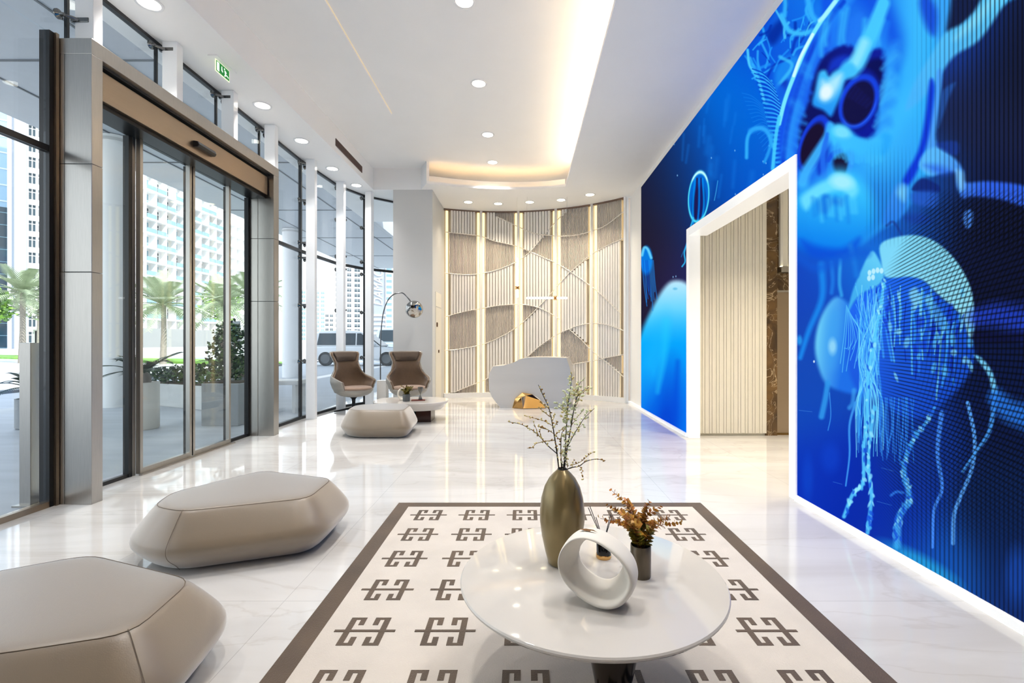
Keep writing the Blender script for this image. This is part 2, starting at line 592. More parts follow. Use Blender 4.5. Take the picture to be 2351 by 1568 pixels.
for k in range(8):
    x = 0.02 + k * .125
    b.prism([(x, 0), (x, -.05), (x + .02, -.075), (x + .085, -.075), (x + .105, -.05), (x + .105, 0)], .085, 1.15)
b.build('flute_panel', OFFWHITE, sc)
MB().box(0, 1.05, -.11, 0, 0, .075).build('ledge', STEEL, sc)
for k in range(8):
    MB().box(.008 + k * .125, .028 + k * .125, -.085, -.055, .076, .086).build('light_slot', LAMP_WARM, sc)
struct(MB().box(2.40, 5.4, 3.7, 6.8, 3.4, 3.5).build('ceiling_hall', WHITE), 'white ceiling of the lift hall', 'ceiling')
b = MB().box(5.3, 5.4, -4, 6.8, 0, 3.4).box(2.46, 5.4, 3.7, 3.8, 0, 3.4)
struct(b.build('wall_hall_side', OFFWHITE), 'cream side wall of the lift hall', 'wall')

# ------------------------------------------------------------------ video screen
SY0, SY1, SZ0, SZ1 = 1.70, 9.12, 0.047, 4.235
def paint_screen():
    W, H = 3400, 1500
    ys = SY0 + (np.arange(W) + .5) / W * (SY1 - SY0)
    zs = SZ0 + (np.arange(H) + .5) / H * (SZ1 - SZ0)
    U = (1203 + 2.23 * FPX / ys).astype(np.float32)
    k = (FPX / ys).astype(np.float32)
    V = (784 - (zs[:, None] - EYE).astype(np.float32) * k[None, :]).astype(np.float32)
    img = np.zeros((H, W, 3), np.float32)
    # water: soft blend of the colours the picture shows
    ctl = [(1480, 460, 28, 20, 26), (1500, 580, 34, 22, 28), (1480, 720, 26, 22, 40), (1540, 520, 38, 28, 46), (1560, 640, 46, 42, 112),
           (1520, 420, 24, 26, 60), (1560, 430, 10, 55, 130), (1610, 390, 0, 84, 190), (1700, 300, 0, 108, 220), (1780, 200, 0, 100, 225),
           (1750, 390, 0, 92, 212), (1690, 440, 0, 84, 205), (1640, 520, 0, 60, 160), (1850, 640, 14, 66, 190), (1850, 900, 14, 74, 185),
           (1870, 1100, 5, 52, 188), (1950, 1150, 0, 36, 168), (2050, 1200, 8, 48, 168), (2150, 1330, 20, 90, 190), (2351, 1400, 15, 44, 110),
           (2300, 1200, 10, 34, 84), (2300, 900, 9, 24, 70), (2300, 620, 10, 18, 52), (2240, 250, 24, 34, 72), (2310, 120, 12, 20, 46),
           (2250, 480, 14, 24, 62), (2110, 450, 20, 76, 170), (1950, 560, 18, 110, 220), (2100, 1000, 14, 54, 152), (1800, 60, 4, 62, 200),
           (1900, 60, 16, 92, 230), (2200, 60, 20, 70, 190), (1850, 780, 20, 70, 180)]
    xs = np.linspace(1460, 2500, 105, dtype=np.float32)
    vv = np.linspace(-760, 1700, 247, dtype=np.float32)
    num = np.zeros((247, 105, 3), np.float32)
    den = np.full((247, 105), 1e-9, np.float32)
    for (cu, cv, r, g, bb) in ctl:
        w = np.exp(-(((xs[None, :] - cu) / 62) ** 2 + ((np.clip(vv, -60, 1500)[:, None] - cv) / 80) ** 2) * .5) + 1e-6 / (1 + ((xs[None, :] - cu) ** 2 + (vv[:, None] - cv) ** 2) * 1e-4)
        num += w[:, :, None] * np.array([r, g, bb], np.float32)
        den += w
    lut = num / den[:, :, None]
    iu = np.clip((U - 1460) / 10, 0, 103.99)
    iv = np.clip((V + 760) / 10, 0, 245.99)
    i0 = iu.astype(int)
    fu = (iu - i0)[None, :, None]
    j0 = iv.astype(int)
    fv = (iv - j0)[:, :, None]
    i0b = np.broadcast_to(i0[None, :], j0.shape)
    img[:] = (lut[j0, i0b] * (1 - fu) + lut[j0, i0b + 1] * fu) * (1 - fv) + (lut[j0 + 1, i0b] * (1 - fu) + lut[j0 + 1, i0b + 1] * fu) * fv

    def cols(u0, u1):
        idx = np.nonzero((U >= u0) & (U <= u1))[0]
        return (idx[0], idx[-1] + 1) if len(idx) else None
    def put(c0, c1, a, colr):
        blk = img[:, c0:c1]
        blk += a[:, :, None] * (np.array(colr, np.float32) - blk)
    def ell(cu, cv, ru, rv, colr, alpha=1.0, soft=.25, ang=0.0):
        R = max(ru, rv) * (1 + soft)
        cc = cols(cu - R, cu + R)
        if not cc:
            return
        c0, c1 = cc
        du = U[None, c0:c1] - cu
        dv = V[:, c0:c1] - cv
        ca, sa = math.cos(ang), math.sin(ang)
        d = np.sqrt(((du * ca + dv * sa) / ru) ** 2 + ((-du * sa + dv * ca) / rv) ** 2)
        put(c0, c1, np.clip((1 + soft * .5 - d) / max(soft, 1e-3), 0, 1) * alpha, colr)
    def ring(cu, cv, ru, rv, colr, w=.06, alpha=1.0, ang=0.0, a0=-4, a1=4):
        R = max(ru, rv) * (1 + w * 2)
        cc = cols(cu - R, cu + R)
        if not cc:
            return
        c0, c1 = cc
        du = U[None, c0:c1] - cu
        dv = V[:, c0:c1] - cv
        ca, sa = math.cos(ang), math.sin(ang)
        p, q = (du * ca + dv * sa) / ru, (-du * sa + dv * ca) / rv
        d = np.sqrt(p ** 2 + q ** 2)
        th = np.arctan2(-q, p)
        a = np.exp(-((d - 1) / w) ** 2) * alpha
        a *= np.clip((th - a0) / .25, 0, 1) * np.clip((a1 - th) / .25, 0, 1)
        put(c0, c1, a, colr)
    def stroke(pts, w, colr, alpha=1.0, soft=.6, smooth_n=6):
        P = curve([(a, b_, 0) for a, b_ in pts], smooth_n) if len(pts) > 2 else [Vector((a, b_, 0)) for a, b_ in pts]
        ws = w if hasattr(w, '__len__') else (w, w)
        n = len(P) - 1
        wm = max(ws)
        cc = cols(min(p.x for p in P) - wm, max(p.x for p in P) + wm)
        if not cc:
            return
        c0, c1 = cc
        acc = np.zeros((H, c1 - c0), np.float32)
        for i in range(n):
            p, q = P[i], P[i + 1]
            w0, w1 = lerp(ws[0], ws[1], i / n), lerp(ws[0], ws[1], (i + 1) / n)
            wx = max(w0, w1)
            dd = cols(min(p.x, q.x) - wx, max(p.x, q.x) + wx)
            if not dd:
                continue
            e0, e1 = dd
            vmn, vmx = min(p.y, q.y) - wx, max(p.y, q.y) + wx
            sub = V[:, e0:e1]
            rows = np.nonzero(((sub >= vmn) & (sub <= vmx)).any(axis=1))[0]
            if not len(rows):
                continue
            r0, r1 = rows[0], rows[-1] + 1
            du = U[None, e0:e1] - p.x
            dv = V[r0:r1, e0:e1] - p.y
            dx, dy = q.x - p.x, q.y - p.y
            L = dx * dx + dy * dy + 1e-6
            t = np.clip((du * dx + dv * dy) / L, 0, 1)
            d = np.sqrt((du - t * dx) ** 2 + (dv - t * dy) ** 2)
            ww = (w0 + (w1 - w0) * t) * .5
            a = np.clip((ww * (1 + soft) - d) / (ww * 2 * soft + .01), 0, 1)
            s_ = acc[r0:r1, e0 - c0:e1 - c0]
            np.maximum(s_, a, out=s_)
        put(c0, c1, acc * alpha, colr)
    def blob(pts, c0_, c1_=None, g=None, alpha=1.0, soft=8.0):
        """closed smooth outline filled with a colour or a two colour blend along g"""
        n = len(pts)
        P = []
        for i in range(n):
            a_, b_, c_, d_ = (np.array(pts[(i + j - 1) % n], float) for j in range(4))
            for k_ in range(4):
                t = k_ / 4
                P.append(.5 * ((2 * b_) + (c_ - a_) * t + (2 * a_ - 5 * b_ + 4 * c_ - d_) * t * t + (3 * b_ - a_ - 3 * c_ + d_) * t ** 3))
        cc = cols(min(p[0] for p in P) - soft, max(p[0] for p in P) + soft)
        if not cc:
            return
        e0, e1 = cc
        vmn, vmx = min(p[1] for p in P) - soft, max(p[1] for p in P) + soft
        sub = V[:, e0:e1]
        rows = np.nonzero(((sub >= vmn) & (sub <= vmx)).any(axis=1))[0]
        if not len(rows):
            return
        r0, r1 = rows[0], rows[-1] + 1
        st_ = 2 if (r1 - r0) * (e1 - e0) > 150000 else 1
        uu_ = np.broadcast_to(U[None, e0:e1:st_], V[r0:r1:st_, e0:e1:st_].shape)
        vv_ = V[r0:r1:st_, e0:e1:st_]
        ins = np.zeros(vv_.shape, bool)
        dist = np.full(vv_.shape, 1e9, np.float32)
        for i in range(len(P)):
            p, q = P[i], P[(i + 1) % len(P)]
            dx, dy = float(q[0] - p[0]), float(q[1] - p[1])
            if abs(dy) > 1e-9:
                cr = ((p[1] > vv_) != (q[1] > vv_)) & (uu_ < dx * (vv_ - p[1]) / dy + p[0])
                ins ^= cr
            t = np.clip(((uu_ - p[0]) * dx + (vv_ - p[1]) * dy) / (dx * dx + dy * dy + 1e-9), 0, 1)
            np.minimum(dist, (uu_ - p[0] - t * dx) ** 2 + (vv_ - p[1] - t * dy) ** 2, out=dist)
        sd = np.sqrt(dist) * np.where(ins, 1, -1)
        a = np.clip(sd / soft * .5 + .5, 0, 1)
        a = a * a * (3 - 2 * a) * alpha
        if st_ == 2:
            a = np.repeat(np.repeat(a, 2, 0), 2, 1)[:r1 - r0, :e1 - e0]
        cA = np.array(c0_, np.float32)
        blk = img[r0:r1, e0:e1]
        if c1_ is not None:
            (gx0, gy0), (gx1, gy1) = g
            L = (gx1 - gx0) ** 2 + (gy1 - gy0) ** 2
            t = np.clip(((U[None, e0:e1] - gx0) * (gx1 - gx0) + (V[r0:r1, e0:e1] - gy0) * (gy1 - gy0)) / L, 0, 1)[:, :, None]
            blk += a[:, :, None] * (cA + (np.array(c1_, np.float32) - cA) * t - blk)
        else:
            blk += a[:, :, None] * (cA - blk)
    rnd = random.Random(4)
    A = lambda x, y: (1680 + .3954 * x, .3954 * y)      # two close-ups the shapes were read from
    B = lambda x, y: (1800 + .574 * x, 500 + .574 * y)
    def As(l, *a, **k_):
        stroke([A(*p) for p in l], *a, **k_)
    def Bs(l, *a, **k_):
        stroke([B(*p) for p in l], *a, **k_)

    def Ab(l, c0_, c1_=None, g=None, *a):
        blob([A(*p) for p in l], c0_, c1_, None if g is None else [A(*p) for p in g], *a)
    def Bb(l, c0_, c1_=None, g=None, *a):
        blob([B(*p) for p in l], c0_, c1_, None if g is None else [B(*p) for p in g], *a)

    # faint rays and specks in the upper water
    for i in range(26):
        u = rnd.uniform(1560, 1800)
        v0 = rnd.uniform(200, 420)
        stroke([(u, v0), (u - rnd.uniform(2, 8), v0 + rnd.uniform(20, 60))], rnd.uniform(4, 12), (20, 130, 235), .28, .9)
    for i in range(30):
        ell(rnd.uniform(1480, 1790), rnd.uniform(330, 680), 1.3, 2.2, (150, 210, 255), .7, .8)

    # big dome low on the left
    blob([(1430, 1030), (1446, 880), (1470, 772), (1500, 702), (1528, 657), (1552, 644), (1582, 655), (1620, 705), (1660, 800), (1690, 1030)],
         (196, 236, 255), (0, 186, 255), ((1550, 640), (1550, 790)), 1.0, 8)
    ell(1546, 1010, 110, 190, (0, 120, 246), .9, 1.2)
    ell(1526, 1000, 34, 130, (0, 58, 205), .8, 1.2, .1)
    ell(1500, 830, 22, 90, (30, 190, 255), .5, 1.2, .25)
    ell(1486, 980, 20, 90, (0, 90, 225), .6, 1.2)
    stroke([(1530, 740), (1524, 820), (1510, 900)], (18, 10), (40, 210, 255), .4, .9)
    stroke([(1556, 830), (1552, 900), (1546, 985)], (10, 14), (0, 70, 215), .45, .9)
    ell(1550, 663, 5, 3, (80, 180, 225), .6, .9)
    # small jelly at the far left edge
    ell(1484, 598, 14, 32, (0, 126, 232), .95, .35)
    stroke([(1474, 586), (1479, 569), (1487, 572), (1495, 592)], 6, (110, 215, 255), .9)
    for i in range(11):
        u = 1474 + i * 2.6
        stroke([(u, 598), (u + 4, 650), (u + 8 + rnd.uniform(-3, 4), 690 + rnd.uniform(-26, 24))], 2.2, rnd.choice([(10, 90, 215), (30, 140, 240)]), .6)
    # small jelly above the opening
    ell(1604, 452, 23, 57, (0, 100, 210), .95, .2, .08)
    ell(1604, 470, 15, 46, (16, 28, 90), .9, .4, .08)
    for du, c in ((-12, (0, 140, 240)), (-5, (36, 18, 70)), (2, (0, 124, 232)), (8, (22, 28, 104)), (13, (0, 140, 240))):
        stroke([(1604 + du * .7, 410), (1603 + du, 470), (1600 + du * .7, 515)], 4, c, .85)
    ring(1604, 452, 23, 57, (80, 226, 255), .07, 1.0, .08)
    ring(1604, 452, 23, 57, (200, 252, 255), .06, 1.0, .08, .6, 2.6)
    stroke([(1592, 500), (1583, 530), (1577, 560), (1571, 580), (1573, 600), (1566, 612)], 3.2, (50, 190, 250), .9)
    stroke([(1586, 515), (1575, 560), (1564, 590)], 1.4, (30, 150, 235), .6)
    stroke([(1640, 460), (1644, 440), (1648, 415)], 2, (80, 200, 255), .6)

    # tangle at the upper left of the great jelly
    Ab([(90, 300), (200, 150), (330, -60), (620, -60), (480, 170), (400, 330), (330, 480), (260, 620), (190, 560)], (8, 84, 222), (16, 120, 238), ((150, 300), (480, 100)), .8, 14)
    Ab([(250, 420), (320, 330), (400, 340), (350, 460), (270, 560)], (24, 144, 245), None, None, .8, 10)
    Ab([(430, 60), (560, 20), (520, 120), (440, 160)], (20, 120, 240), None, None, .7, 10)
    Ab([(200, 200), (300, 100), (300, 180), (240, 260)], (0, 36, 150), None, None, .8, 10)
    Ab([(280, 480), (330, 470), (300, 560), (270, 560)], (4, 40, 180), None, None, .8, 8)
    for i in range(60):
        x, y = rnd.uniform(90, 520), rnd.uniform(-40, 470)
        if y < 360 - x * 1.15 or x > 560 - y * .6:
            continue
        a = rnd.uniform(-2.4, -.5)
        l = rnd.uniform(60, 170)
        k = rnd.uniform(-26, 26)
        As([(x, y), (x + l * .5 * math.cos(a) + k, y + l * .5 * math.sin(a) + k * .5), (x + l * math.cos(a), y + l * math.sin(a))],
           rnd.uniform(2.5, 7), rnd.choice([(50, 180, 255), (4, 50, 185), (84, 210, 255), (0, 44, 170), (30, 150, 250)]), .75)
    As([(92, 290), (104, 380), (150, 450), (190, 590)], 6, (80, 205, 255), .95)
    As([(120, 420), (170, 470), (230, 470)], 5, (60, 190, 255), .8)
    As([(290, 90), (330, 175), (400, 195), (470, 180)], 12, (60, 190, 255), .95)
    As([(440, -20), (460, 80), (500, 130)], 14, (50, 176, 255), .95)
    As([(300, -40), (312, 20), (306, 90)], 10, (50, 180, 255), .9)
    As([(280, 330), (350, 385), (250, 520), (205, 600)], 8, (60, 190, 252), .8)
    # ribbed flank
    Ab([(200, 520), (300, 500), (330, 640), (330, 980), (235, 990), (230, 800)], (10, 100, 232), (20, 130, 242), ((220, 500), (320, 960)), .8, 8)
    for i in range(44):
        t = i / 43
        x0, y0 = lerp(120, 262, t ** .8), lerp(400, 970, t)
        As([(x0, y0), (x0 + 60, y0 + 24 - 34 * t), (x0 + 112, y0 + 80 - 92 * t)], 2.6, (56, 184, 255) if i % 2 else (0, 60, 196), .85)
    for i in range(16):
        As([(60 + i * 9, 540 + i * 24), (120 + i * 8, 560 + i * 19), (190 + i * 5, 620 + i * 16)], 2, (30, 140, 240), .4)
    As([(86, 915), (92, 800), (130, 748), (200, 758), (238, 850)], 8, (50, 178, 252), .9)
    As([(110, 760), (170, 742), (215, 770)], 12, (40, 160, 250), .7)
    As([(190, 940), (215, 880), (235, 780)], 7, (40, 165, 248), .8)
    # bell of the great jelly
    Ab([(640, -80), (520, 110), (440, 240), (360, 420), (300, 600), (268, 800), (300, 1000), (400, 1150), (480, 1400), (700, 1440), (860, 1340), (960, 1270),
        (1040, 1180), (1050, 1080), (1100, 1035), (1190, 1000), (1178, 880), (1175, 780), (1200, 600), (1220, 420), (1290, 230), (1400, 160), (1560, 40), (1640, -80)],
       (14, 84, 232), (44, 172, 252), ((420, 400), (960, 560)), 1.0, 9)
    Ab([(830, 900), (1040, 700), (1080, 950), (1000, 1250), (860, 1330), (700, 1420), (760, 1200)], (44, 160, 246), (20, 100, 214), ((900, 900), (820, 1400)), .8, 30)
    Ab([(700, -60), (860, -60), (1000, 200), (960, 380), (900, 260)], (6, 72, 226), None, None, .75, 26)
    Ab([(1000, -60), (1150, -60), (1150, 300), (1080, 520), (1010, 620), (1030, 300)], (60, 188, 255), None, None, .8, 34)
    Ab([(900, 420), (960, 400), (930, 600), (860, 760), (850, 660)], (10, 96, 238), None, None, .7, 22)
    As([(1000, 640), (930, 760), (850, 880)], 80, (60, 190, 255), .7, .9)
    # bands inside the outer rim
    As([(690, -20), (560, 150), (470, 330), (400, 540), (340, 760), (320, 960)], 22, (36, 144, 250), .75)
    As([(650, 10), (530, 170), (440, 350), (375, 540), (325, 740), (300, 940)], 10, (4, 58, 210), .8)
    # dark stomach
    Ab([(390, 870), (396, 730), (440, 610), (470, 480), (520, 350), (600, 282), (690, 262), (750, 330), (820, 288), (890, 300), (900, 460), (866, 600), (846, 740),
        (792, 812), (700, 766), (610, 750), (560, 700), (520, 760), (470, 930), (420, 1000), (392, 960)], (4, 12, 92), (6, 24, 150), ((520, 600), (860, 400)), .98, 7)
    Ab([(560, 420), (580, 350), (650, 320), (700, 340), (660, 400), (610, 400)], (14, 56, 206), None, None, .85, 9)
    Ab([(770, 380), (830, 340), (880, 360), (870, 480), (820, 420)], (3, 8, 80), None, None, .9, 9)
    Ab([(640, 760), (760, 740), (840, 640), (840, 760), (790, 812), (700, 800)], (4, 24, 160), None, None, .8, 12)
    # teeth of the fringe
    for i in range(16):
        t = i / 15
        x = lerp(500, 890, t)
        y = 262 - 40 * math.sin(t * 3.1) + rnd.uniform(-8, 8)
        As([(x + 14, y - 130 + rnd.uniform(-50, 40)), (x + rnd.uniform(-10, 10), y - 40), (x - 6, y + rnd.uniform(0, 60))], (12, 10), rnd.choice([(56, 186, 255), (30, 120, 246), (26, 130, 248)]), .6, .9)
    for i in range(13):
        t = i / 12
        x, y = lerp(462, 364, t) + 12 * math.sin(i * 2.2), lerp(390, 930, t)
        As([(x - 50 + rnd.uniform(-16, 16), y - 22), (x - 14, y), (x + rnd.uniform(-10, 30), y + 14)], (16, 9), rnd.choice([(40, 150, 250), (20, 96, 234)]), .55, .9)
    for i in range(16):
        t = i / 15
        x, y = lerp(905, 830, t), lerp(300, 800, t)
        As([(x + 60 + rnd.uniform(-20, 20), y - 44), (x + 16, y), (x - rnd.uniform(-14, 34), y + 34)], (18, 10), rnd.choice([(64, 188, 255), (40, 150, 250)]), .55, .9)
    # rings and their dark cores
    ell(*A(738, 590), 42, 64, (18, 64, 226), .95, .12, .38)
    ell(*A(736, 596), 33, 53, (12, 10, 62), .97, .2, .38)
    for i in range(6):
        As([(680 + i * 20, 560 + i * 12), (720 + i * 18, 500 + i * 18)], 7, (20, 26, 110), .35, .8)
    ring(*A(738, 590), 38, 59, (60, 120, 250), .05, .5, .38, -2.2, .4)
    ring(*A(738, 590), 41, 63, (16, 70, 220), .08, .6, .38)
    ell(*A(476, 830), 31, 66, (14, 58, 220), .95, .15, .34)
    ell(*A(470, 842), 23, 54, (20, 8, 40), .97, .25, .34)
    ring(*A(476, 830), 29, 64, (20, 70, 220), .07, .5, .34)
    Ab([(590, 935), (640, 885), (674, 930), (664, 1010), (610, 1010)], (18, 10, 40), None, None, .95, 7)
    Ab([(500, 860), (540, 800), (560, 880), (540, 980), (500, 1010)], (6, 40, 190), None, None, .8, 8)
    As([(572, 730), (552, 800), (490, 900), (430, 1000), (410, 1060)], (18, 26), (60, 178, 254), .95, .5)
    As([(556, 780), (530, 900), (536, 1010), (560, 1070)], (10, 16), (30, 110, 240), .9, .5)
    As([(700, 880), (690, 960), (664, 1050)], 12, (50, 150, 250), .85, .5)
    As([(560, 930), (590, 890), (640, 872)], 10, (20, 80, 225), .9, .5)
    # bright lobes
    As([(880, 20), (830, 150), (770, 280), (730, 360), (690, 400)], (30, 42), (70, 202, 255), .97, .35)
    As([(770, 250), (745, 310), (722, 360)], 24, (150, 234, 255), .8, .7)
    Ab([(468, 606), (484, 520), (505, 425), (542, 408), (566, 440), (598, 412), (690, 366), (720, 420), (660, 470), (640, 540), (606, 620), (576, 676), (530, 640)], (64, 192, 255), (30, 150, 250), ((600, 440), (540, 660)), .97, 7)
    Ab([(506, 560), (520, 470), (556, 470), (600, 440), (640, 430), (630, 490), (590, 560), (540, 590)], (190, 242, 255), None, None, .85, 12)
    ell(*A(548, 536), 13, 17, (232, 250, 255), .9, .8, .4)
    Ab([(566, 770), (600, 722), (660, 730), (740, 800), (830, 822), (880, 770), (930, 800), (890, 900), (800, 890), (740, 900), (690, 870), (650, 880), (620, 830), (590, 840)],
       (64, 202, 255), (40, 170, 252), ((620, 760), (860, 880)), .97, 8)
    ell(*A(640, 770), 20, 14, (130, 228, 255), .8, .8, .4)
    for i in range(14):
        x = 600 + i * 20
        As([(x, 820), (x - 4, 880 + 10 * math.sin(i)), (x + rnd.uniform(-8, 8), 930 + rnd.uniform(-20, 30))], (14, 7), (60, 190, 255), .55, .9)
    # lower pouch
    Ab([(340, 1170), (400, 1100), (480, 1080), (560, 1020), (620, 985), (710, 1010), (780, 1090), (830, 1200), (830, 1310), (740, 1410), (620, 1480), (480, 1475), (370, 1420), (320, 1280)],
       (58, 200, 255), (0, 122, 238), ((590, 1060), (540, 1470)), .95, 22)
    Ab([(400, 1150), (480, 1080), (560, 1040), (610, 1000), (690, 1020), (735, 1100), (700, 1150), (640, 1110), (560, 1120), (480, 1170), (430, 1220)], (110, 224, 255), None, None, .9, 9)
    ell(*A(640, 1056), 26, 16, (170, 240, 255), .85, .9, .2)
    Ab([(500, 1170), (540, 1130), (600, 1150), (650, 1150), (640, 1200), (590, 1190), (550, 1240), (510, 1230)], (14, 104, 220), None, None, .8, 8)
    for i in range(12):
        x = 470 + i * 22
        As([(x, 1150 + 10 * math.sin(i * 2)), (x + 10, 1260 + rnd.uniform(-30, 30))], 9, rnd.choice([(80, 208, 255), (20, 130, 235)]), .45, 1.0)
    Ab([(400, 1390), (500, 1430), (640, 1440), (740, 1380), (720, 1450), (600, 1500), (460, 1490)], (4, 70, 214), None, None, .7, 12)
    # bright outer rim on the left
    As([(640, -40), (520, 120), (440, 260), (370, 420), (310, 580), (275, 720)], (10, 9), (120, 236, 255), .97, .35)
    As([(470, 200), (400, 330), (360, 440)], 7, (210, 252, 255), .95, .4)
    As([(600, 10), (540, 90), (510, 120)], 9, (170, 245, 255), .9, .5)
    As([(275, 680), (255, 800), (238, 980)], 8, (70, 205, 255), .9, .4)
    # arms on the right
    Ab([(1300, -60), (1255, 60), (1240, 180), (1290, 200), (1360, 120), (1450, 40), (1500, -60)], (14, 22, 62), None, None, .95, 7)
    Ab([(1180, -60), (1260, -60), (1270, 20), (1240, 190), (1200, 260), (1180, 140)], (56, 164, 250), None, None, .9, 12)
    Ab([(1120, -60), (1190, 60), (1180, 200), (1130, 160), (1090, 20)], (8, 48, 206), None, None, .75, 12)
    Ab([(1660, -80), (1580, 30), (1440, 230), (1300, 320), (1220, 420), (1120, 560), (1010, 640), (1060, 480), (1150, 330), (1240, 190), (1380, 110), (1500, -80)], (96, 208, 255), (70, 180, 252), ((1560, 0), (1080, 560)), .95, 7)
    Ab([(1560, -40), (1440, 130), (1300, 230), (1330, 170), (1480, 10)], (140, 226, 255), None, None, .7, 14)
    Ab([(1190, 420), (1222, 420), (1206, 600), (1182, 780), (1194, 860), (1140, 900), (1130, 800), (1170, 600)], (74, 160, 250), None, None, .95, 6)
    Ab([(1150, 470), (1178, 500), (1164, 660), (1132, 840), (1064, 1020), (1004, 1090), (996, 1040), (1080, 880), (1120, 700)], (8, 50, 214), None, None, .95, 7)
    Ab([(1086, 960), (1126, 880), (1200, 856), (1300, 925), (1344, 990), (1356, 1058), (1500, 1052), (1720, 1088), (1720, 1200), (1560, 1158), (1400, 1140), (1340, 1150), (1306, 1080), (1300, 1002), (1220, 1006), (1150, 1020)],
       (88, 186, 255), (46, 98, 236), ((1180, 930), (1460, 1100)), .97, 6)
    Ab([(1300, 990), (1344, 1000), (1350, 1090), (1322, 1100)], (130, 206, 255), None, None, .8, 8)
    Ab([(1120, 960), (1200, 960), (1280, 1000), (1200, 1010)], (40, 96, 232), None, None, .7, 12)
    Ab([(880, 1300), (900, 1200), (950, 1080), (1000, 1060), (1030, 1110), (1010, 1220), (950, 1290)], (60, 150, 248), (40, 130, 240), ((960, 1080), (920, 1280)), .95, 7)
    Ab([(960, 1120), (985, 1076), (1014, 1100), (1000, 1170)], (120, 212, 255), None, None, .8, 10)
    Ab([(1052, 1085), (1100, 1038), (1150, 1048), (1208, 1082), (1190, 1118), (1062, 1110)], (14, 40, 122), None, None, .95, 4)
    Ab([(1052, 1118), (1190, 1118), (1180, 1200), (1060, 1180)], (36, 92, 205), None, None, .8, 8)
    Ab([(1000, 1260), (1100, 1240), (1160, 1290), (1060, 1300)], (20, 60, 160), None, None, .7, 10)
    Ab([(1215, 560), (1240, 510), (1300, 480), (1260, 570), (1225, 680), (1198, 740)], (36, 92, 180), None, None, .7, 5)
    Ab([(1190, 832), (1310, 822), (1310, 900), (1230, 880)], (26, 64, 170), None, None, .6, 5)
    Ab([(1340, 1270), (1360, 1220), (1400, 1230), (1396, 1300), (1366, 1330)], (70, 130, 228), None, None, .95, 4)
    As([(900, 1310), (940, 1290), (990, 1370)], 6, (24, 60, 150), .6)

    # rear bell of the lower pair
    Bb([(262, 345), (212, 316), (170, 356), (136, 430), (124, 520), (140, 604), (170, 664), (230, 694), (292, 700), (340, 640), (320, 400)], (112, 212, 250), (28, 112, 232), ((128, 500), (250, 520)), .97, 7)
    Bb([(170, 400), (200, 360), (230, 400), (210, 560), (180, 600), (160, 500)], (60, 160, 242), None, None, .7, 20)
    ell(*B(194, 515), 9, 17, (160, 224, 250), .8, 1.0)
    # front bell: body, then cap
    Bb([(268, 350), (370, 270), (440, 236), (500, 232), (560, 250), (610, 300), (670, 350), (715, 400), (740, 470), (764, 560), (720, 660), (640, 740), (560, 800), (460, 790), (390, 730), (300, 700), (250, 560)],
       (30, 104, 242), (20, 76, 206), ((400, 300), (560, 780)), .97, 8)
    Bb([(256, 375), (272, 300), (300, 230), (346, 136), (376, 160), (400, 230), (370, 275), (320, 296), (284, 330)], (66, 176, 240), (100, 206, 248), ((280, 300), (380, 190)), .97, 4)
    Bb([(384, 110), (430, 82), (520, 69), (600, 92), (670, 150), (720, 220), (752, 300), (762, 400), (757, 470), (736, 470), (716, 400), (670, 352), (612, 302), (560, 252), (500, 236), (440, 240), (402, 232), (388, 170)],
       (126, 218, 250), (150, 228, 252), ((420, 100), (740, 420)), .97, 4)
    for x, y in ((342, 220), (358, 214), (374, 210), (390, 212), (340, 242), (356, 238)):
        ell(*B(x, y), 4.4, 6.5, (200, 244, 255), .85, .4)
    for i in range(60):
        x = rnd.uniform(290, 730)
        y = rnd.uniform(270, 400) if x < 620 else rnd.uniform(360, 440)
        l = rnd.uniform(40, 300)
        dx = (500 - x) * rnd.uniform(-.1, .3)
        Bs([(x, y), (x + dx * .4 + rnd.uniform(-10, 10), y + l * .5), (x + dx, y + l)], rnd.uniform(1.8, 6),
           rnd.choice([(60, 164, 255), (120, 220, 255), (36, 104, 242), (8, 40, 172), (90, 196, 255)]), .7, .5)
    for i in range(34):
        x, y = rnd.uniform(400, 750), rnd.uniform(290, 640)
        ell(*B(x, y), rnd.uniform(3, 8), rnd.uniform(6, 16), rnd.choice([(90, 194, 255), (140, 228, 255), (16, 60, 215), (120, 215, 255)]), .7, .6, rnd.uniform(-.4, .4))
    Bb([(500, 300), (530, 280), (545, 330), (520, 360)], (140, 228, 255), None, None, .8, 6)
    Bb([(560, 330), (600, 330), (650, 420), (620, 440)], (100, 200, 255), None, None, .6, 6)
    # filaments under the bell
    for i in range(70):
        x0 = rnd.uniform(280, 405)
        x1 = 296 + rnd.uniform(-6, 100)
        Bs([(x0, rnd.uniform(260, 440)), (330 + rnd.uniform(-34, 50), 560), (x1, 720), (x1 + rnd.uniform(-10, 10), rnd.uniform(770, 960))], rnd.uniform(1.0, 2.2),
           rnd.choice([(130, 228, 255), (70, 180, 255), (100, 210, 255), (40, 130, 245)]), .7)
    for i in range(10):
        Bs([(250 + i * 3, 350 + i * 6), (240 + i * 9, 480 + rnd.uniform(-30, 30)), (225 + i * 8, 560 + rnd.uniform(-40, 60))], 1.6, (100, 210, 255), .7)
    for i in range(24):
        x = rnd.uniform(380, 520)
        Bs([(x, 720), (x + rnd.uniform(-12, 12), 830), (x + rnd.uniform(-14, 14), rnd.uniform(870, 990))], 2.4, (50, 140, 245), .6)
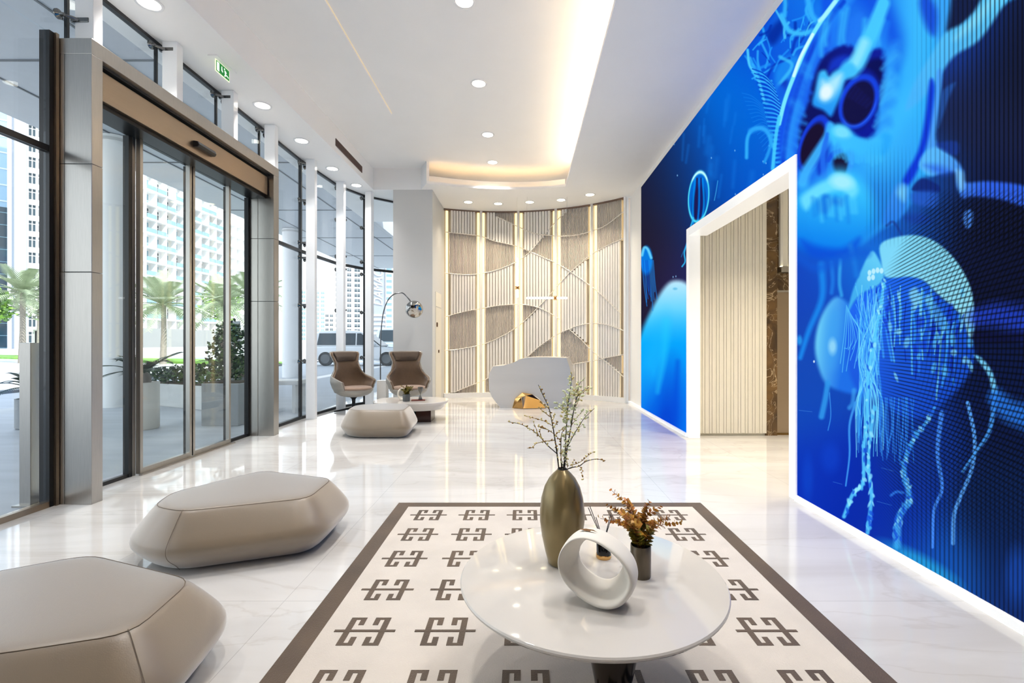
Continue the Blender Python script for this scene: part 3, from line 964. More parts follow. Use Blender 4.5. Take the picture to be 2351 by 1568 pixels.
    # long arms, ragged at the edges
    def ragged(pts, w0, w1, colr, n, seed, hi):
        r_ = random.Random(seed)
        P = curve([(a, b_, 0) for a, b_ in pts], 8)
        Bs(pts, (w0, w1), colr, .92, .45)
        for i in range(n):
            q = P[int(r_.random() * (len(P) - 1))]
            t = P.index(q) / len(P)
            w = lerp(w0, w1, t) * 1.0
            ell(*B(q.x + r_.uniform(-w, w), q.y), r_.uniform(1.5, 4.5), r_.uniform(3, 9), r_.choice([hi, colr, (20, 80, 220)]), .75, .6, r_.uniform(-.7, .7))
    ragged([(400, 250), (375, 420), (340, 600), (332, 800), (318, 930), (316, 1060), (275, 1105), (240, 1195)], 5, 9, (86, 200, 255), 60, 1, (150, 235, 255))
    ragged([(360, 760), (342, 900), (338, 1010), (350, 1110), (334, 1260)], 6, 9, (80, 190, 250), 50, 2, (140, 225, 255))
    ragged([(600, 760), (560, 830), (515, 890), (480, 1000), (500, 1120), (460, 1200), (452, 1312)], 5, 17, (64, 160, 246), 90, 3, (130, 212, 255))
    Bs([(428, 1110), (450, 1096), (476, 1100)], 6, (50, 130, 240), .8)
    Bs([(630, 780), (614, 940), (632, 1080), (600, 1170), (594, 1318)], (11, 6), (66, 140, 252), .95, .35)
    Bs([(735, 740), (762, 880), (752, 1000), (704, 1120), (680, 1190), (676, 1302)], (9, 9), (88, 166, 255), .95, .35)
    Bb([(760, 550), (790, 560), (830, 610), (852, 680), (850, 720), (836, 722), (820, 640), (790, 590)], (120, 212, 255), None, None, .95, 4)
    Bs([(845, 710), (822, 850), (772, 930), (715, 1015)], (12, 6), (72, 160, 252), .9, .4)
    Bs([(850, 720), (900, 770), (980, 800)], (40, 60), (40, 124, 238), .85, .5)
    Bs([(770, 400), (860, 390), (980, 420)], (40, 70), (36, 74, 226), .75, .6)
    Bs([(770, 470), (860, 480), (980, 470)], 22, (10, 16, 60), .8, .6)
    Bs([(285, 740), (262, 830), (262, 950), (247, 1072)], (6, 3.5), (60, 150, 240), .95)
    Bs([(175, 660), (166, 720), (150, 795)], (12, 13), (46, 150, 235), .9, .5)
    Bs([(182, 700), (187, 790), (176, 850)], 2.4, (60, 150, 240), .8)
    Bs([(280, 690), (275, 740), (262, 760)], 10, (60, 160, 240), .7)
    Bs([(150, 190), (152, 320), (100, 450), (65, 560)], (16, 10), (24, 140, 240), .85, .7)
    Bs([(190, 180), (195, 250), (190, 300)], 9, (30, 130, 235), .7, .7)
    Bs([(225, 170), (222, 260), (230, 310)], 8, (60, 180, 245), .7, .7)
    Bs([(265, 110), (280, 170), (290, 230)], 12, (24, 120, 225), .8, .7)
    Bs([(60, 160), (140, 200), (260, 150), (330, 140)], 20, (14, 90, 215), .6, .8)
    ell(*B(62, 490), 6, 11, (40, 160, 240), .8, .8)
    ell(*B(120, 575), 2, 3, (230, 245, 255), .9, .5)
    ell(*B(185, 960), 20, 32, (10, 66, 205), .6, .9)
    ell(*B(95, 1040), 12, 50, (8, 70, 205), .6, .9)
    ell(*B(545, 1385), 90, 20, (40, 180, 235), .7, .9, .5)
    ell(*B(930, 1430), 24, 60, (24, 80, 190), .6, .9)
    for p, q in (((60, 770), (112, 776)), ((196, 1056), (232, 1066)), ((372, 1134), (430, 1150)), ((390, 1000), (440, 1014))):
        Bs([p, q], 1.2, (90, 160, 235), .5)
    # camera moire of the screen, painted into its picture as dark lines
    c0, c1 = cols(1985, 2600)
    uu, vv2 = U[None, c0:c1], V[:, c0:c1]
    p1 = .5 + .5 * np.cos(2 * PI * (uu - 1990) / 10.5)
    up_ = np.clip((uu - 2090) / 170, 0, 1) * np.clip((600 - vv2) / 60, 0, 1)
    img[:, c0:c1] *= (1 - .62 * (p1 ** 4) * up_)[:, :, None]
    p1b = .5 + .5 * np.cos(2 * PI * (uu - 1990) / 9.0)
    up2 = np.clip((uu - 1985) / 20, 0, 1) * np.clip((2110 - uu) / 30, 0, 1) * np.clip((vv2 - 330) / 120, 0, 1) * np.clip((570 - vv2) / 60, 0, 1)
    img[:, c0:c1] *= (1 - .30 * (p1b ** 4) * up2)[:, :, None]
    gx = np.clip((uu - 2010) / 60, 0, 1) * np.clip((vv2 - 430 - 200 * np.clip((2140 - uu) / 120, 0, 1)) / 50, 0, 1) * np.clip((1270 - vv2) / 220, 0, 1)
    fan = (vv2 - 800) / (1 + (uu - 2000) * .0036)
    p2 = .5 + .5 * np.cos(2 * PI * fan / 6.6)
    dvv = vv2 - 790
    p3 = .5 + .5 * np.cos(2 * PI * (.9 * (uu - 2000) + .00125 * dvv * np.abs(dvv)) / 9.0)
    p3w = np.clip((uu - 2090) / 120, 0, 1)
    img[:, c0:c1] *= (1 - .58 * (p2 ** 4) * gx)[:, :, None]
    img[:, c0:c1] *= (1 - .52 * (p3 ** 4) * gx * p3w)[:, :, None]
    low = np.clip((uu - 2040) / 120, 0, 1) * np.clip((vv2 - 960) / 200, 0, 1)
    img[:, c0:c1] *= (1 - .40 * (p1 ** 3) * low)[:, :, None]
    out = np.ones((H, W, 4), np.float32)
    out[:, :, :3] = np.clip(img / 255.0, 0, 1)
    im = bpy.data.images.new('jellyfish_picture', W, H)
    im.pixels.foreach_set(out.ravel())
    im.update()
    im.pack()
    return im

def screen_material():
    m = bpy.data.materials.new('screen_picture')
    m.use_nodes = True
    nt = m.node_tree
    b = nt.nodes['Principled BSDF']
    b.inputs['Base Color'].default_value = (0.003, 0.003, 0.004, 1)
    b.inputs['Roughness'].default_value = 0.9
    b.inputs['Specular IOR Level'].default_value = 0.0
    t = nt.nodes.new('ShaderNodeTexImage')
    t.image = paint_screen()
    t.extension = 'EXTEND'
    uvn = nt.nodes.new('ShaderNodeUVMap')
    nt.links.new(uvn.outputs[0], t.inputs[0])
    nt.links.new(t.outputs[0], b.inputs['Emission Color'])
    b.inputs['Emission Strength'].default_value = 0.79
    return m
b = MB()
for y0, y1, z0, z1 in ((-1.5, 3.91, SZ0, SZ1), (3.91, 6.54, 2.83, SZ1), (6.54, SY1, SZ0, SZ1)):
    b.box(2.23, WX, y0, y1, z0, z1)
screen = b.build('video_wall', screen_material())
uvl = screen.data.uv_layers.new(name='UVMap')
for lp in screen.data.loops:
    p = screen.data.vertices[lp.vertex_index].co
    uvl.data[lp.index].uv = ((p.y - SY0) / (SY1 - SY0), (p.z - SZ0) / (SZ1 - SZ0))
tag(screen, 'huge blue video wall of jellyfish around the opening', 'screen')

# ------------------------------------------------------------------ curved slatted wall at the far end
def circle3(a, b, c):
    (ax, ay), (bx, by), (cx, cy) = a, b, c
    d = 2 * (ax * (by - cy) + bx * (cy - ay) + cx * (ay - by))
    ux = ((ax * ax + ay * ay) * (by - cy) + (bx * bx + by * by) * (cy - ay) + (cx * cx + cy * cy) * (ay - by)) / d
    uy = ((ax * ax + ay * ay) * (cx - bx) + (bx * bx + by * by) * (ax - cx) + (cx * cx + cy * cy) * (bx - ax)) / d
    return ux, uy, math.hypot(ax - ux, ay - uy)
ACX, ACY, ARAD = circle3((-1.85, 11.06), (0.02, 11.28), (2.24, 10.12))
def arc_pt(a, r=0.0):
    """angle a along the curved wall (0 = straight ahead of its centre), r metres in front of its face"""
    return ACX + (ARAD - r) * math.sin(a), ACY + (ARAD - r) * math.cos(a)
def arc_from_u(u):
    k = (u - 1203.0) / FPX
    # (k y - cx)^2 + (y - cy)^2 = R^2
    A_, B_, C_ = k * k + 1, -2 * (k * ACX + ACY), ACX ** 2 + ACY ** 2 - ARAD ** 2
    y = (-B_ + math.sqrt(B_ * B_ - 4 * A_ * C_)) / (2 * A_)
    return math.atan2(k * y - ACX, y - ACY), y
def interp(pts, x):
    if x <= pts[0][0]:
        return pts[0][1] if x > pts[0][0] - 25 else None
    for (x0, y0), (x1, y1) in zip(pts, pts[1:]):
        if x <= x1:
            return lerp(y0, y1, (x - x0) / (x1 - x0))
    return pts[-1][1] if x < pts[-1][0] + 25 else None
# inlaid curves of the wall, traced in a close-up (x right, y down; 1 unit = 0.3698 px)
INL = [
    [(160, 412), (270, 424), (390, 440), (480, 470), (610, 500), (700, 535), (780, 570), (860, 605), (955, 660), (1085, 750), (1140, 795), (1275, 920)],
    [(490, 318), (620, 378), (720, 420), (800, 432), (900, 438), (1000, 430), (1085, 408), (1180, 370), (1300, 280)],
    [(160, 668), (300, 678), (400, 668), (500, 645), (610, 600), (640, 580), (700, 535), (790, 430), (860, 350), (925, 285)],
    [(160, 1148), (250, 1140), (400, 1110), (520, 1060), (620, 1000), (690, 940), (745, 885), (800, 830), (870, 750), (955, 660), (1085, 555), (1180, 500), (1300, 448)],
    [(160, 940), (270, 910), (390, 888), (500, 870), (625, 862), (700, 870), (760, 885), (830, 920), (885, 955)],
    [(220, 1408), (300, 1375), (390, 1340), (500, 1290), (600, 1240), (690, 1180), (760, 1120), (860, 1055), (945, 1015), (1020, 990), (1090, 980), (1190, 990), (1300, 1028)],
    [(945, 1015), (1020, 1080), (1090, 1150), (1180, 1220), (1300, 1320)],
    [(880, 1244), (970, 1233), (1085, 1215), (1200, 1190), (1300, 1172)],
]
def zone_dark(x, y):
    c = [interp(l, x) for l in INL]
    g = lambda i, d: d if c[i] is None else c[i]
    if x < 700 and c[0] is not None and c[0] < y < g(2, -1):
        return True
    if x < 752 and c[4] is not None and c[4] < y < g(3, -1):
        return True
    if 400 < x < 615 and y < g(1, 318 if x < 490 else -1) and x > 470:
        return True
    if x > 700:
        top = max(g(1, -1), g(2, -1) if x < 800 else -1)
        bot = min(g(0, 9999) if x < 960 else 9999, g(3, 9999) if x >= 955 else 9999)
        if top < y < bot:
            return True
    if x > 870 and y < g(1, -1) and y > (g(2, -1) if x < 925 else -1):
        return True
    if 690 < x < 1105 and y > g(5, 9999) and y > (g(6, -1) if x > 945 else -1) and y < (g(7, 9999) if x > 880 else 9999):
        return True
    if x >= 1105 and g(7, 9999) < y < g(6, -1):
        return True
    if x < 440 and y > g(5, 9999):
        return True
    return False

JU = [1019.5, 1104.0, 1191.0, 1278.5, 1363.0, 1441.0]      # joints between the five panels
JA = [arc_from_u(u)[0] for u in JU]
SLAT = mat('pale_slat', S(230, 226, 220), 0.42, vary=0.02)
SLAT_D = mat('taupe_slat', S(208, 198, 186), 0.42, vary=0.02)
BACKING = mat('taupe_backing', S(196, 184, 170), 0.6)
INLAY = mat('champagne_inlay', S(226, 220, 210), 0.3, 0.2)
Z0F, Z1F = 0.11, CEIL
b = MB()
n = 48
a0, a1 = JA[0] - .006, JA[-1] + .004
poly = [arc_pt(lerp(a0, a1, i / n), 0.0) for i in range(n + 1)] + [arc_pt(lerp(a1, a0, i / n), -0.25) for i in range(n + 1)]
b.prism(poly, 0, CEIL + .02)
fw = struct(b.build('wall_back', BACKING), 'curved back wall of pale slatted panels lit by warm strips', 'wall')
poly = [arc_pt(lerp(a0, a1, i / n), 0.115) for i in range(n + 1)] + [arc_pt(lerp(a1, a0, i / n), 0.0) for i in range(n + 1)]
MB().prism(poly, 0, 0.11).build('plinth', WHITE_GLOSS, fw)
poly = [arc_pt(lerp(a0, a1, i / n), 0.10) for i in range(n + 1)] + [arc_pt(lerp(a1, a0, i / n), 0.0) for i in range(n + 1)]
MB().prism(poly, CEIL - .03, CEIL - .001).build('top_rail', mat('brown_rail', S(120, 96, 80), 0.5), fw)
def slat(bm_, a, w, r0, r1, z0, z1, m=0):
    da = w / 2 / ARAD
    p = [arc_pt(a - da, r0), arc_pt(a + da, r0), arc_pt(a + da, r1), arc_pt(a - da, r1)]
    bm_.prism(p, z0, z1, m)
for pi_ in range(5):
    A0, A1 = JA[pi_], JA[pi_ + 1]
    span = (A1 - A0) * ARAD
    edge = 0.135                        # band at each joint left to the light strip
    for side in (0, 1):
        a = A0 + .062 / ARAD if side == 0 else A1 - .062 / ARAD
        b = MB()
        slat(b, a, .052, .0, .022, Z0F, CEIL - .03)
        b.build('light_strip', LED, fw)
    b = MB()
    nb = 9
    pitch = (span - 2 * edge) / nb
    for k in range(nb + 2):
        for half in (0, 1):
            s_ = edge + (k - 1 + .25 + .5 * half) * pitch
            a = A0 + s_ / ARAD
            px, py = arc_pt(a, .05)
            cx_ = ((1203 + px * FPX / py) - 960) / .3698
            toz = lambda cy_: EYE + (784 - (380 + cy_ * .3698)) * py / FPX
            cuts = sorted(toz(interp(l, cx_)) for l in INL if interp(l, cx_) is not None)
            zs = [Z0F] + [z for z in cuts if Z0F < z < CEIL - .03] + [CEIL - .03]
            edge_slat = k in (0, nb + 1)
            for z0, z1 in zip(zs, zs[1:]):
                if z1 - z0 < .01:
                    continue
                cyy = (784 - ((z0 + z1) / 2 - EYE) * FPX / py - 380) / .3698
                dark = zone_dark(cx_, cyy)
                if edge_slat and not (dark and ((k == 0 and half == 1) or (k == nb + 1 and half == 0))):
                    continue
                if dark:
                    slat(b, a, pitch * .32, 0.0, .062, z0, z1, 1)
                elif half == 0:
                    slat(b, a + pitch * .25 / ARAD, pitch * .80, .03, .088, z0, z1, 0)
    b.build('slat_panel', [SLAT, SLAT_D], fw)
    if pi_ == 4:
        b = MB()
        slat(b, A1 - .005 / ARAD, .045, 0.0, .11, Z0F, CEIL)
        b.build('divider', WHITE_GLOSS, fw)
    if pi_ > 0:
        b = MB()
        slat(b, A0, .060, 0.0, .11, Z0F, CEIL)
        b.build('divider', SLAT, fw)
for l in INL:
    pts = curve([(x, y, 0) for x, y in l], 6)
    P = []
    for q in pts:
        a, y = arc_from_u(960 + q.x * .3698)
        px, py = arc_pt(a, .095)
        P.append((px, py, EYE + (784 - (380 + q.y * .3698)) * py / FPX))
    MB().tube(P, .0115, 6).build('inlay_strip', INLAY, fw, smooth=60)

# ------------------------------------------------------------------ glass facade on the left
GP = [(GX, -1.0), (GX, 3.93), (GX, 4.88), (GX, 5.83), (GX, 6.78), (GX, 8.03), (-3.63, 9.35), (-3.33, 10.0), (-2.62, 10.62)]
TR0, TR1 = 2.79, 2.84     # black transom
def seg_box(bm_, p, q, t, z0, z1, m=0, e0=0.0, e1=0.0):
    d = Vector((q[0] - p[0], q[1] - p[1], 0)).normalized()
    nrm = Vector((-d.y, d.x, 0)) * t / 2
    p = Vector((p[0], p[1], 0)) + d * e0
    q = Vector((q[0], q[1], 0)) - d * e1
    bm_.prism([(p.x + nrm.x, p.y + nrm.y), (p.x - nrm.x, p.y - nrm.y), (q.x - nrm.x, q.y - nrm.y), (q.x + nrm.x, q.y + nrm.y)], z0, z1, m)
wlab = ['tall glass bay left of the steel entrance portal', 'upper glass light above the near half of the portal',
        'upper glass light over the middle of the portal', 'upper glass light over the far half of the portal',
        'full height glass bay just past the entrance portal', 'full height glass bay behind the left wing chair',
        'narrow curved glass bay with white cars beyond it', 'last curved glass bay beside the white pier']
for i in range(8):
    p, q = GP[i], GP[i + 1]
    w = thing('window_%d' % (i + 1), wlab[i], 'window', kind='structure')
    def pane(z0, z1, y_cut=None):
        qq = q if y_cut is None else (q[0], y_cut)
        bm_ = MB()
        seg_box(bm_, p, qq, .018, z0, z1, 0, .012, .012)
        bm_.build('pane', GLASS, w)
    if i in (1, 2, 3):
        pane(3.745, CEIL - .03)
    elif i == 0:
        pane(.05, TR0, 3.76)
        pane(TR1, 3.74, 3.76)
        pane(3.74, CEIL - .03)
    else:
        pane(.04, TR0)
        pane(TR1, CEIL - .03)
    bm_ = MB()
    seg_box(bm_, p, q, .05, CEIL - .035, CEIL)
    bm_.build('top_frame', BLACK, w)
    if i not in (1, 2, 3):
        qq = (q[0], 3.76) if i == 0 else q
        bm_ = MB()
        seg_box(bm_, p, qq, .06, 0.0, .045)
        bm_.build('bottom_rail', STEEL_WARM if i == 0 else DARK_METAL, w)
        bm_ = MB()
        seg_box(bm_, p, qq, .05, TR0, TR1)
        bm_.build('transom', BLACK, w)
    z0 = 3.745 if i in (0, 1, 2, 3) else 0.0
    if i < 7:
        mh = .012 if i in (0, 1, 2, 3) else .022
        MB().box(q[0] - mh, q[0] + mh, q[1] - mh, q[1] + mh, z0, CEIL).build('mullion', BLACK, w)
    if i == 0:
        MB().box(GX - .05, GX + .03, 3.755, 3.79, 0, 3.745).build('mullion', BLACK, w)
        MB().box(GX - .04, GX + .05, 3.79, 3.815, 0, 3.745).build('mullion', STEEL_WARM, w)
# white fins that carry the glass
FIN = [(-3.60, 3.965, 0), (-3.60, 4.91, 0), (-3.60, 5.86, 0), (-3.57, 6.77, 0), (-3.57, 8.05, 0), (-3.50, 9.16, -.10), (-3.155, 9.78, -.35)]
flab = ['white fin behind the near post of the entrance portal', 'white fin above the portal left of the exit sign',
        'white fin above the portal right below the exit sign', 'white fin at the far post of the entrance portal',
        'tall white fin left of the wing chairs', 'tall white fin behind the left wing chair', 'tall white fin left of the arc lamp']
for i, (x, y, rz) in enumerate(FIN):
    fo = MB().box(-.075, .075, -.045, .045, 3.72 if i < 4 else 0, CEIL).build('fin_column', WHITE_GLOSS, bevel=.004)
    fo.location = (x, y, 0)
    fo.rotation_euler = (0, 0, rz)
    tag(fo, flab[i], 'column', kind='structure', group='white fins along the glass facade')

# chrome spider clamps at the glass joints
def make_spider():
    r = thing('spider_clamp', 'clamp', 'glass clamp')
    MB().box(.04, .19, -.016, .016, -.02, .02).build('bracket', CLAMP, r, bevel=.005)
    for s in (-1, 1):
        MB().tube([(.10, 0, 0), (.085, s * .045, -.004), (.05, s * .10, -.012)], [.018, .015, .012], 8).build('arm', CLAMP, r, smooth=60)
        bm_ = MB()
        bm_.lathe([(0, 0), (.028, 0), (.040, .010), (.040, .020), (.018, .034), (.012, .06), (0, .06)], 16)
        o = bm_.build('disc', CLAMP, r, smooth=40)
        o.rotation_euler = (0, PI / 2, 0)
        o.location = (.012, s * .10, -.012)
    return r
sp0 = make_spider()
jn = [(1, 'joint above the near portal post'), (2, 'first joint over the portal'), (3, 'second joint over the portal'), (4, 'joint above the far portal post'),
      (5, 'first full height joint past the portal'), (6, 'joint behind the left wing chair'), (7, 'joint nearest the arc lamp')]
first = True
for ji, lab in jn:
    x, y = GP[ji]
    levels = ([(3.93, '')] if ji == 1 else [(4.27, '')] if ji < 5 else
              [(4.27, 'topmost '), (3.66, 'second from top '), (2.95, 'just above the black transom '), (2.70, 'just below the black transom '),
               (1.91, 'at head height '), (.98, 'lowest ')])
    rz = 0.0 if ji < 6 else (-.25 if ji == 6 else -.55)
    for z, lv in levels:
        r = sp0 if first else copy_tree(sp0)
        first = False
        r.location = (x, y, z)
        r.rotation_euler = (0, 0, rz)
        r['label'] = 'chrome clamp %son the %s' % (lv, lab)
        r['group'] = 'chrome clamps holding the facade glass'

# ------------------------------------------------------------------ stainless steel entrance portal and sliding doors
b = MB()
def post(y0, y1):
    for z0, z1 in ((0.0, 1.852), (1.855, 2.716), (2.719, 3.594)):
        b.box(-3.80, -3.667, y0, y1, z0, z1)
        b.box(-3.664, -3.446, y0, y1, z0, z1)
    b.box(-3.78, -3.46, y0 + .012, y1 - .012, .01, 3.6, 1)
post(3.82, 3.92)
post(6.60, 6.735)
b.box(-3.80, -3.446, 3.82, 6.735, 3.594, 3.72)
struct(b.build('trim_2', [STEEL, BLACK], bevel=.003), 'brushed stainless steel portal around the sliding entrance doors', 'door frame')
door = thing('door_1', 'glass sliding entrance door with steel frames in the portal', 'door', kind='structure')
ob = MB().box(-3.80, -3.52, 3.925, 6.575, 3.31, 3.555).build('operator_box', STEEL_WARM, door, bevel=.004)
MB().box(-3.80, -3.50, 3.925, 6.595, 3.575, 3.594).build('shadow_gap', BLACK, door)
MB().box(-3.80, -3.56, 3.925, 6.59, 3.27, 3.309).build('head_track', DARK_METAL, door)
SENS = mat('black_plastic', S(16, 16, 17), 0.25)
s1 = MB().extrude([(-3.519, 5.09, 3.37), (-3.47, 5.10, 3.375), (-3.455, 5.10, 3.40), (-3.47, 5.10, 3.435), (-3.519, 5.09, 3.44)], (0, .29, 0)).build('motion_sensor', SENS, ob, bevel=.006)
def leaf(name, y0, y1, x, stile, m, sx=.022):
    lf = MB().box(x - .006, x + .006, y0 + .01, y1 - .01, .06, 3.27).build(name, GLASS_CLEAR, door)
    if stile:
        MB().box(x - sx, x + sx, y0, y0 + .035, .012, 3.27).build('stile', m, lf)
        MB().box(x - sx, x + sx, y1 - .035, y1, .012, 3.27).build('stile', m, lf)
        MB().box(x - sx, x + sx, y0 + .035, y1 - .035, .012, .062).build('bottom_rail', m, lf)
    else:
        MB().box(x - .02, x + .02, y0, y1, .0, .035).build('bottom_rail', BLACK, lf)
    return lf
leaf('fixed_pane', 3.925, 4.62, -3.80, False, None)
leaf('sliding_leaf', 4.66, 5.385, -3.755, True, STEEL)
leaf('sliding_leaf', 5.405, 6.10, -3.755, True, STEEL)
leaf('fixed_pane', 6.11, 6.595, -3.80, False, None)
for y0, y1, mm in ((4.575, 4.615, BLACK), (4.618, 4.655, STEEL), (5.386, 5.404, BLACK), (6.102, 6.13, BLACK), (6.56, 6.598, DARK_METAL)):
    MB().box(-3.83, -3.775, y0, y1, 0, 3.27).build('door_post', mm, door)
MB().box(-3.73, -3.70, 4.64, 6.14, .0, .012).build('floor_guide', STEEL, door)

# ------------------------------------------------------------------ ceiling downlights
def make_downlight(warm, w):
    r = thing('downlight', 'downlight', 'ceiling light')
    MB().lathe([(.088, -.001), (.112, -.001), (.112, -.006), (.104, -.009), (.088, -.006), (.088, -.001)], 32).build('rim', WHITE_GLOSS, r, smooth=40)
    MB().lathe([(0, -.004), (.089, -.004), (.089, -.0005), (0, -.0005)], 32).build('lens', LAMP_WARM if warm else LAMP, r)
    ld = bpy.data.lights.new('downlight_lamp', 'AREA')
    ld.shape = 'DISK'
    ld.size = .17
    ld.spread = 1.75
    ld.energy = w
    ld.color = (1.0, 0.86, 0.66) if warm else (1.0, 0.97, 0.94)
    lo = bpy.data.objects.new('downlight_lamp', ld)
    COL.objects.link(lo)
    lo.parent = r
    lo.location = (0, 0, -.012)
    return r
dl = make_downlight(False, DOWNLIGHT_W)
dlw = make_downlight(True, DOWNLIGHT_W * .75)
spots = []
for y, nm in ((4.32, 'nearest the camera'), (6.19, 'right of the exit sign'), (7.28, 'second past the exit sign'), (8.45, 'third past the exit sign'), (9.35, 'farthest in the row')):
    spots.append((-3.38 if y < 9 else -3.27, y, CEIL, 'white', 'round white downlight in the window side soffit, ' + nm))
for y, nm in ((6.46, 'nearest and largest of the three'), (8.06, 'middle of the three'), (9.30, 'farthest, beside the curved cove')):
    spots.append((-.61, y, RAISED, 'white', 'round white downlight in the raised ceiling, ' + nm))
for x, y, nm in ((-1.22, 10.48, 'first from the white pier'), (-.57, 10.6, 'second from the white pier'), (.125, 10.48, 'above the left tube pendant end'),
                 (.80, 10.32, 'beside the pendant wire'), (1.37, 9.95, 'nearest the blue screen')):
    spots.append((x, y, CEIL, 'warm', 'round warm downlight over the slatted wall, ' + nm))
for x, y in ((-3.38, 2.4), (-.61, 4.9), (-.61, 3.2), (-.61, 1.4), (1.6, 1.6), (1.55, 2.7), (1.55, 3.8)):  # downlights added out of view to brighten the room
    spots.append((x, y, CEIL if abs(x) > 1 else RAISED, 'white', None))
used = {'white': dl, 'warm': dlw}
fresh = {'white': True, 'warm': True}
behind = 0
for x, y, z, kd, lab in spots:
    o = used[kd] if fresh[kd] else copy_tree(used[kd])
    fresh[kd] = False
    o.location = (x, y, z)
    o['group'] = 'round ceiling downlights'
    o['label'] = lab or 'added round white downlight out of view, for more light'
hl = make_downlight(True, DOWNLIGHT_W * 1.5)  # unseen hall downlights, added to brighten the fluted wall
hall2 = copy_tree(hl)
hall2.location = (3.6, 4.9, 3.4)
hall2['label'] = 'added warm downlight, unseen, deep in the lift hall ceiling'
hl.location = (3.0, 5.3, 3.4)
hl['label'] = 'added warm downlight, unseen, in the lift hall ceiling'

# ------------------------------------------------------------------ exit sign, vent
GREEN = mat('exit_green', S(0, 112, 44), 0.4, emit=S(0, 120, 40), es=.5)
PICTO = mat('exit_white', S(240, 255, 240), 0.4, emit=S(225, 255, 225), es=.9)
ex = thing('exit_sign', 'green running figure exit sign hanging below the soffit', 'sign', (-3.31, 5.14, 4.35))
MB().box(-.05, .05, -.05, .30, -.012, 0).build('mount_plate', WHITE, ex)
MB().box(-.006, .0, 0, .246, -.142, -.008).build('panel', mat('edge_lit_acrylic', S(246, 250, 225), 0.3, emit=S(240, 250, 200), es=.5), ex)
pn = MB().box(.0, .002, .012, .236, -.132, -.020).build('green_field', GREEN, ex)
b = MB()
def flat(pts, x=.0025):
    b.add([(x, p, q) for p, q in pts], [list(range(len(pts)))])
flat([(.022, -.030), (.062, -.030), (.062, -.122), (.022, -.122)])
flat([(.100, -.040), (.112, -.040), (.112, -.070), (.126, -.088), (.120, -.100), (.096, -.086)])
flat([(.152 + .010 * math.cos(t * .524), -.044 + .010 * math.sin(t * .524)) for t in range(12)])
flat([(.150, -.060), (.172, -.054), (.190, -.070), (.184, -.080), (.170, -.070), (.176, -.090), (.205, -.092), (.226, -.100), (.224, -.110),
      (.200, -.104), (.178, -.104), (.160, -.124), (.148, -.118), (.162, -.096)])
b.build('pictogram', PICTO, ex, normals=False)
v = thing('air_grille', 'long narrow brown air grille in the ceiling step', 'vent', (-3.03, 7.7, 4.45))
VB = mat('brown_grille', S(96, 70, 58), 0.5)
MB().box(0, .004, 0, 1.25, 0, .115).build('back_plate', mat('grille_dark', S(58, 42, 36), 0.6), v)
b = MB()
b.box(0, .010, 0, 1.25, 0, .012).box(0, .010, 0, 1.25, .103, .115).box(0, .010, 0, .012, 0, .115).box(0, .010, 1.238, 1.25, 0, .115)
b.build('frame', VB, v)
for k in range(5):
    MB().box(.003, .010, .012, 1.238, .022 + k * .017, .030 + k * .017).build('blade', VB, v)

# ------------------------------------------------------------------ glowing tube pendants in front of the slatted wall
p1 = thing('tube_pendant', 'vertical glowing tube pendant with a brass cuff', 'pendant light', (-.14, 10.1, 2.20), group='tube pendants before the slatted wall')
MB().tube([(0, 0, .03), (0, 0, .86)], .020, 14).build('tube', TUBE_LIGHT, p1, smooth=60)
b = MB()
b.lathe([(.024, -.035), (.048, -.028), (.050, -.012), (.030, -.004), (.030, .004), (.050, .012), (.048, .028), (.024, .035)], 20, (0, 0, .23))
b.build('cuff', BRASS, p1, smooth=40)
MB().tube([(0, 0, .86), (0, 0, 2.15)], .0018, 5).build('wire', STEEL, p1)
p2 = thing('tube_pendant', 'horizontal glowing tube pendant with a brass cuff', 'pendant light', (.055, 10.08, 2.215), group='tube pendants before the slatted wall')
MB().tube([(0, 0, 0), (.855, 0, 0)], .020, 14).build('tube', TUBE_LIGHT, p2, smooth=60)
o = MB().lathe([(.024, -.035), (.048, -.028), (.050, -.012), (.030, -.004), (.030, .004), (.050, .012), (.048, .028), (.024, .035)], 20).build('cuff', BRASS, p2, smooth=40)
o.rotation_euler = (0, PI / 2, 0)
o.location = (.60, 0, 0)
MB().tube([(.85, 0, 0), (.85, 0, 2.13)], .0022, 5).build('wire', STEEL, p2)
MB().tube([(.01, 0, 0), (.01, 0, 2.13)], .0012, 5).build('wire', STEEL, p2)

# ------------------------------------------------------------------ reception desk
DY = 9.35
out = [(1131, 841), (1155, 839), (1178, 832.5), (1195, 823.5), (1214, 820.5), (1240, 820), (1275, 820.5), (1301, 821.5), (1308, 841), (1313, 862),
       (1315, 885), (1313, 908), (1308, 937), (1278, 937), (1262, 937), (1252, 928), (1234, 912), (1216, 903), (1200, 902), (1186, 916), (1178, 937),
       (1148, 937), (1129, 912), (1122, 894), (1121, 869), (1123, 856)]
face = []
for u, v_ in out:
    p = at(u, v_, DY)
    face.append((p.x, p.z))
face = [(x, max(0.0, z - .002)) for x, z in face]
cxm = sum(p[0] for p in face) / len(face)
dk = thing('reception_desk', 'sculpted pale grey stone reception desk with brass inset', 'desk', (cxm, DY, 0))
DESK = mat('pale_grey_stone', S(206, 203, 199), 0.30, vary=0.05, vscale=1.2, stretch=(.4, 1, 2.2))
DESK_SIDE = mat('desk_side_lit_stone', S(196, 188, 178), 0.35)  # beige of the light on the desk's sides, put into their colour
b = MB()
nf = len(face)
ang = -.05
def dv(x, z, d, grow):
    return ((x - cxm) * (1 + grow * .02), d, z)
r0 = [dv(x, z, .012, -.5) for x, z in face]
r1 = [dv(x, z, .05, 0) for x, z in face]
r2 = [dv(x + .10, z, .62, 1) for x, z in face]
b.rings([r0, r1, r2])
desk_body = b.build('body', [DESK, DESK_SIDE], dk, smooth=35)
